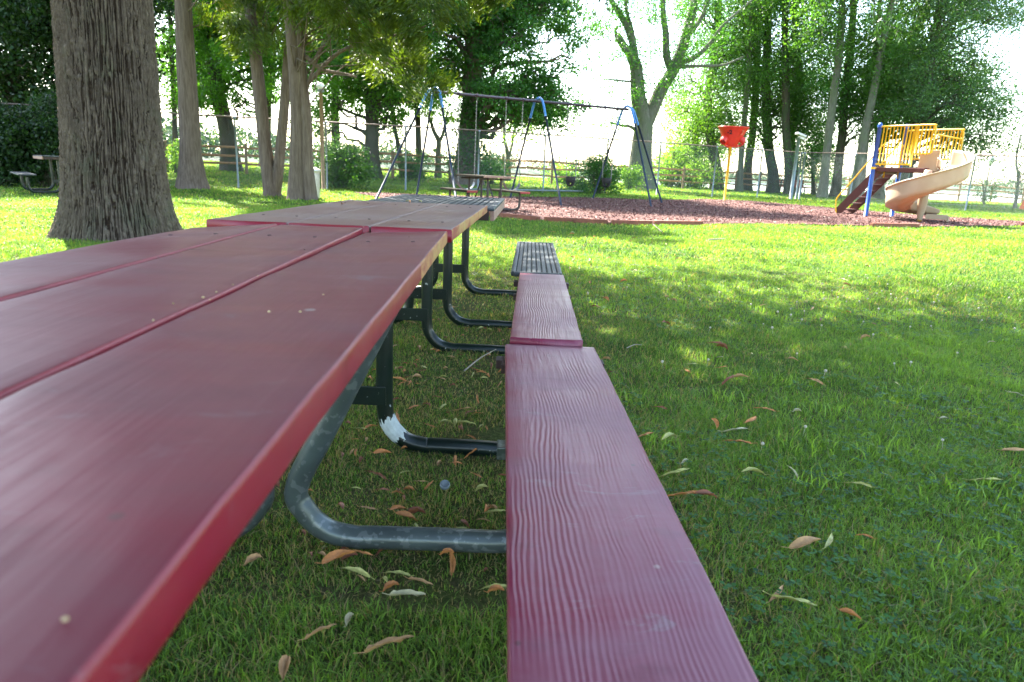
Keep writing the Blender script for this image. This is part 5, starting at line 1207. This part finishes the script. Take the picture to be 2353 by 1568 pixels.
# bottle cap, twigs
p = on_z(1022, 1117, .028); g = Geo(); g.lathe([(.0145, 0), (.0155, .006), (.0145, .011), (.0125, .012), (.011, .009), (.0002, .009)], seg=24)
o = g.build('bottle_cap', mat_simple('clear_grey_plastic', (.16, .19, .20), .25), smooth=True); o.location = p; o.rotation_euler = (.5, .1, 0); tag(o, 'round clear grey bottle cap in the grass between the two ground pipes', 'bottle cap')
def twig(label, pts, r, mat='twig', side=True):
    c = Vector(pts[len(pts) // 2]); g = Geo(); P = smooth_path([Vector(q) - c for q in pts], 4); g.tube(P, np.linspace(r, r * .5, len(P)), 6)
    if side: g.tube([P[len(P) // 2], P[len(P) // 2] + Vector((.3 * (P[-1] - P[0]).length, .05, .02))], r * .5, 5)
    o = g.build('twig', M[mat], smooth=True); o.location = c; tag(o, label, 'twig')
a = on_z(1067, 852, .03); b = on_z(1140, 803, .07); twig('grey forked twig on the grass against the bench at the table joint', [a, a.lerp(b, .5) + Vector((0, 0, .01)), b], .004, side=False)
a = on_z(1498, 514, .03); b = on_z(1524, 536, .03); twig('dark stick lying in front of the mulch edging near the swing legs', [a, a.lerp(b, .5), b], .012, 'dark_wood', False)
a = on_z(1628, 551, .04); b = on_z(1666, 549, .05); twig('short brown stick in the bright sunlit grass', [a, a.lerp(b, .5), b], .012, 'twig', False)
a = on_z(1850, 489, .06); b = on_z(1905, 481, .08); twig('pale bare twig lying on the mulch before the stairs', [a, a.lerp(b, .5) + Vector((0, 0, .05)), b], .012, 'twig', False)
a = on_z(1440, 800, .03); b = on_z(1475, 793, .04); twig('thin grey twig on the lawn outside the bench joint', [a, a.lerp(b, .5) + Vector((0, 0, .01)), b], .003, 'twig', False)

# ---------------------------------------------------------------- summer haze over the lake
hz = Geo(); hz.box((0, 1500, 60), (4400, 3300, 140)); 
def mat_haze():
    m = bpy.data.materials.new('haze_air'); m.use_nodes = True; t = m.node_tree; t.nodes.remove(t.nodes['Principled BSDF'])
    v = t.nodes.new('ShaderNodeVolumePrincipled'); v.inputs['Color'].default_value = (.80, .88, .96, 1); v.inputs['Density'].default_value = .00002; v.inputs['Anisotropy'].default_value = .3
    t.links.new(v.outputs[0], t.nodes['Material Output'].inputs['Volume']); return m
tag(hz.build('haze', mat_haze()), label='thin summer haze in the air over the lake', cat='haze', kind='stuff')
# thin drooping sprigs of the overhead boughs that dip into the top of the view
oak = bpy.data.objects['oak_tree']; rgh = np.random.default_rng(12); lv = Geo(); st = Geo()
for x0, y0, x1, y1, d, n in ((1300, -60, 1330, 22, 8.5, 5), (1350, -60, 1375, 20, 8.5, 5), (1400, -60, 1395, 26, 8.6, 5), (1425, -50, 1440, 14, 8.6, 4), (1985, -40, 2030, 95, 9, 7), (2020, 40, 2075, 75, 9, 4), (1880, -40, 1885, 26, 9, 4), (1700, -50, 1712, 14, 9, 4)):
    a = at_depth(x0, y0, d) - oak.location; b = at_depth(x1, y1, d) - oak.location; P = limb_path(rgh, a, b, -.06, 7, .03); st.tube(P, np.linspace(.008, .002, 7), 5, cap=False)
    for k in range(n * 9):
        t = rgh.random(); c = P[int(t * 6)] + rgh.normal(size=3) * .045 - np.array([0, 0, .03]); leaf_cards(lv, c[None], np.array([.07]), rgh, np.array([rgh.random() * .6]), .3, nrm=np.array([[rgh.normal() * .5, 0, -1.]]))
st.build('hanging_twig', M['dark_bark'], oak); lv.build('hanging_foliage', M['hanging_leaf'], oak)
# screws, a split and rubbed spots on the red planks
for root, L0, L1, xr, pt, zt in ((T1, -.02, 2.14, -.163, .262, h1), (T2, 2.15, 3.83, -.247, .2615, h2)):
    Xc = xr - 1.5 * pt; Lc = (L0 + L1) / 2
    for i in range(3):
        for ly in ((L1 - .30), (L0 + .30)):
            for dx in (.07, .19):
                if root is T1 and ly < 1: continue
                g = Geo(); tw = {0: .030, 2: .006}.get(i, 0) if root is T1 else 0; fx = dx - pt / 2; k = ((ly - L0) / (L1 - L0)) ** 3; t_ = {0: .055, 2: .050}.get(i, 0) * k if root is T1 else 0
                z = zt + ({0: -.001, 2: -.001}.get(i, 0) if root is T1 else 0) + (tw + t_) * fx - t_ * pt * .5
                g.lathe([(.0055, -.001), (.0055, .0004), (.004, .0010), (.0015, .0004), (.0001, .0004)], (xr - Xc - (3 - i) * pt + dx, ly - Lc, z), 10); g.build('screw_head', M['dark_wood'], root)
g = Geo(); V = []
for t in np.linspace(0, 1, 12): wd = .0022 * math.sin(math.pi * t) ** .7 + .0002; xx = -.05 - .14 * t; V += [(xx, .44 + .012 * t + wd + .002 * math.sin(9 * t), h1 + .0006), (xx, .44 + .012 * t - wd + .002 * math.sin(9 * t), h1 + .0006)]
g.add(V, [[2 * i, 2 * i + 1, 2 * i + 3, 2 * i + 2] for i in range(11)]); tag(g.build('split', M['black_mark'], T1), label='short dark split in the middle plank')
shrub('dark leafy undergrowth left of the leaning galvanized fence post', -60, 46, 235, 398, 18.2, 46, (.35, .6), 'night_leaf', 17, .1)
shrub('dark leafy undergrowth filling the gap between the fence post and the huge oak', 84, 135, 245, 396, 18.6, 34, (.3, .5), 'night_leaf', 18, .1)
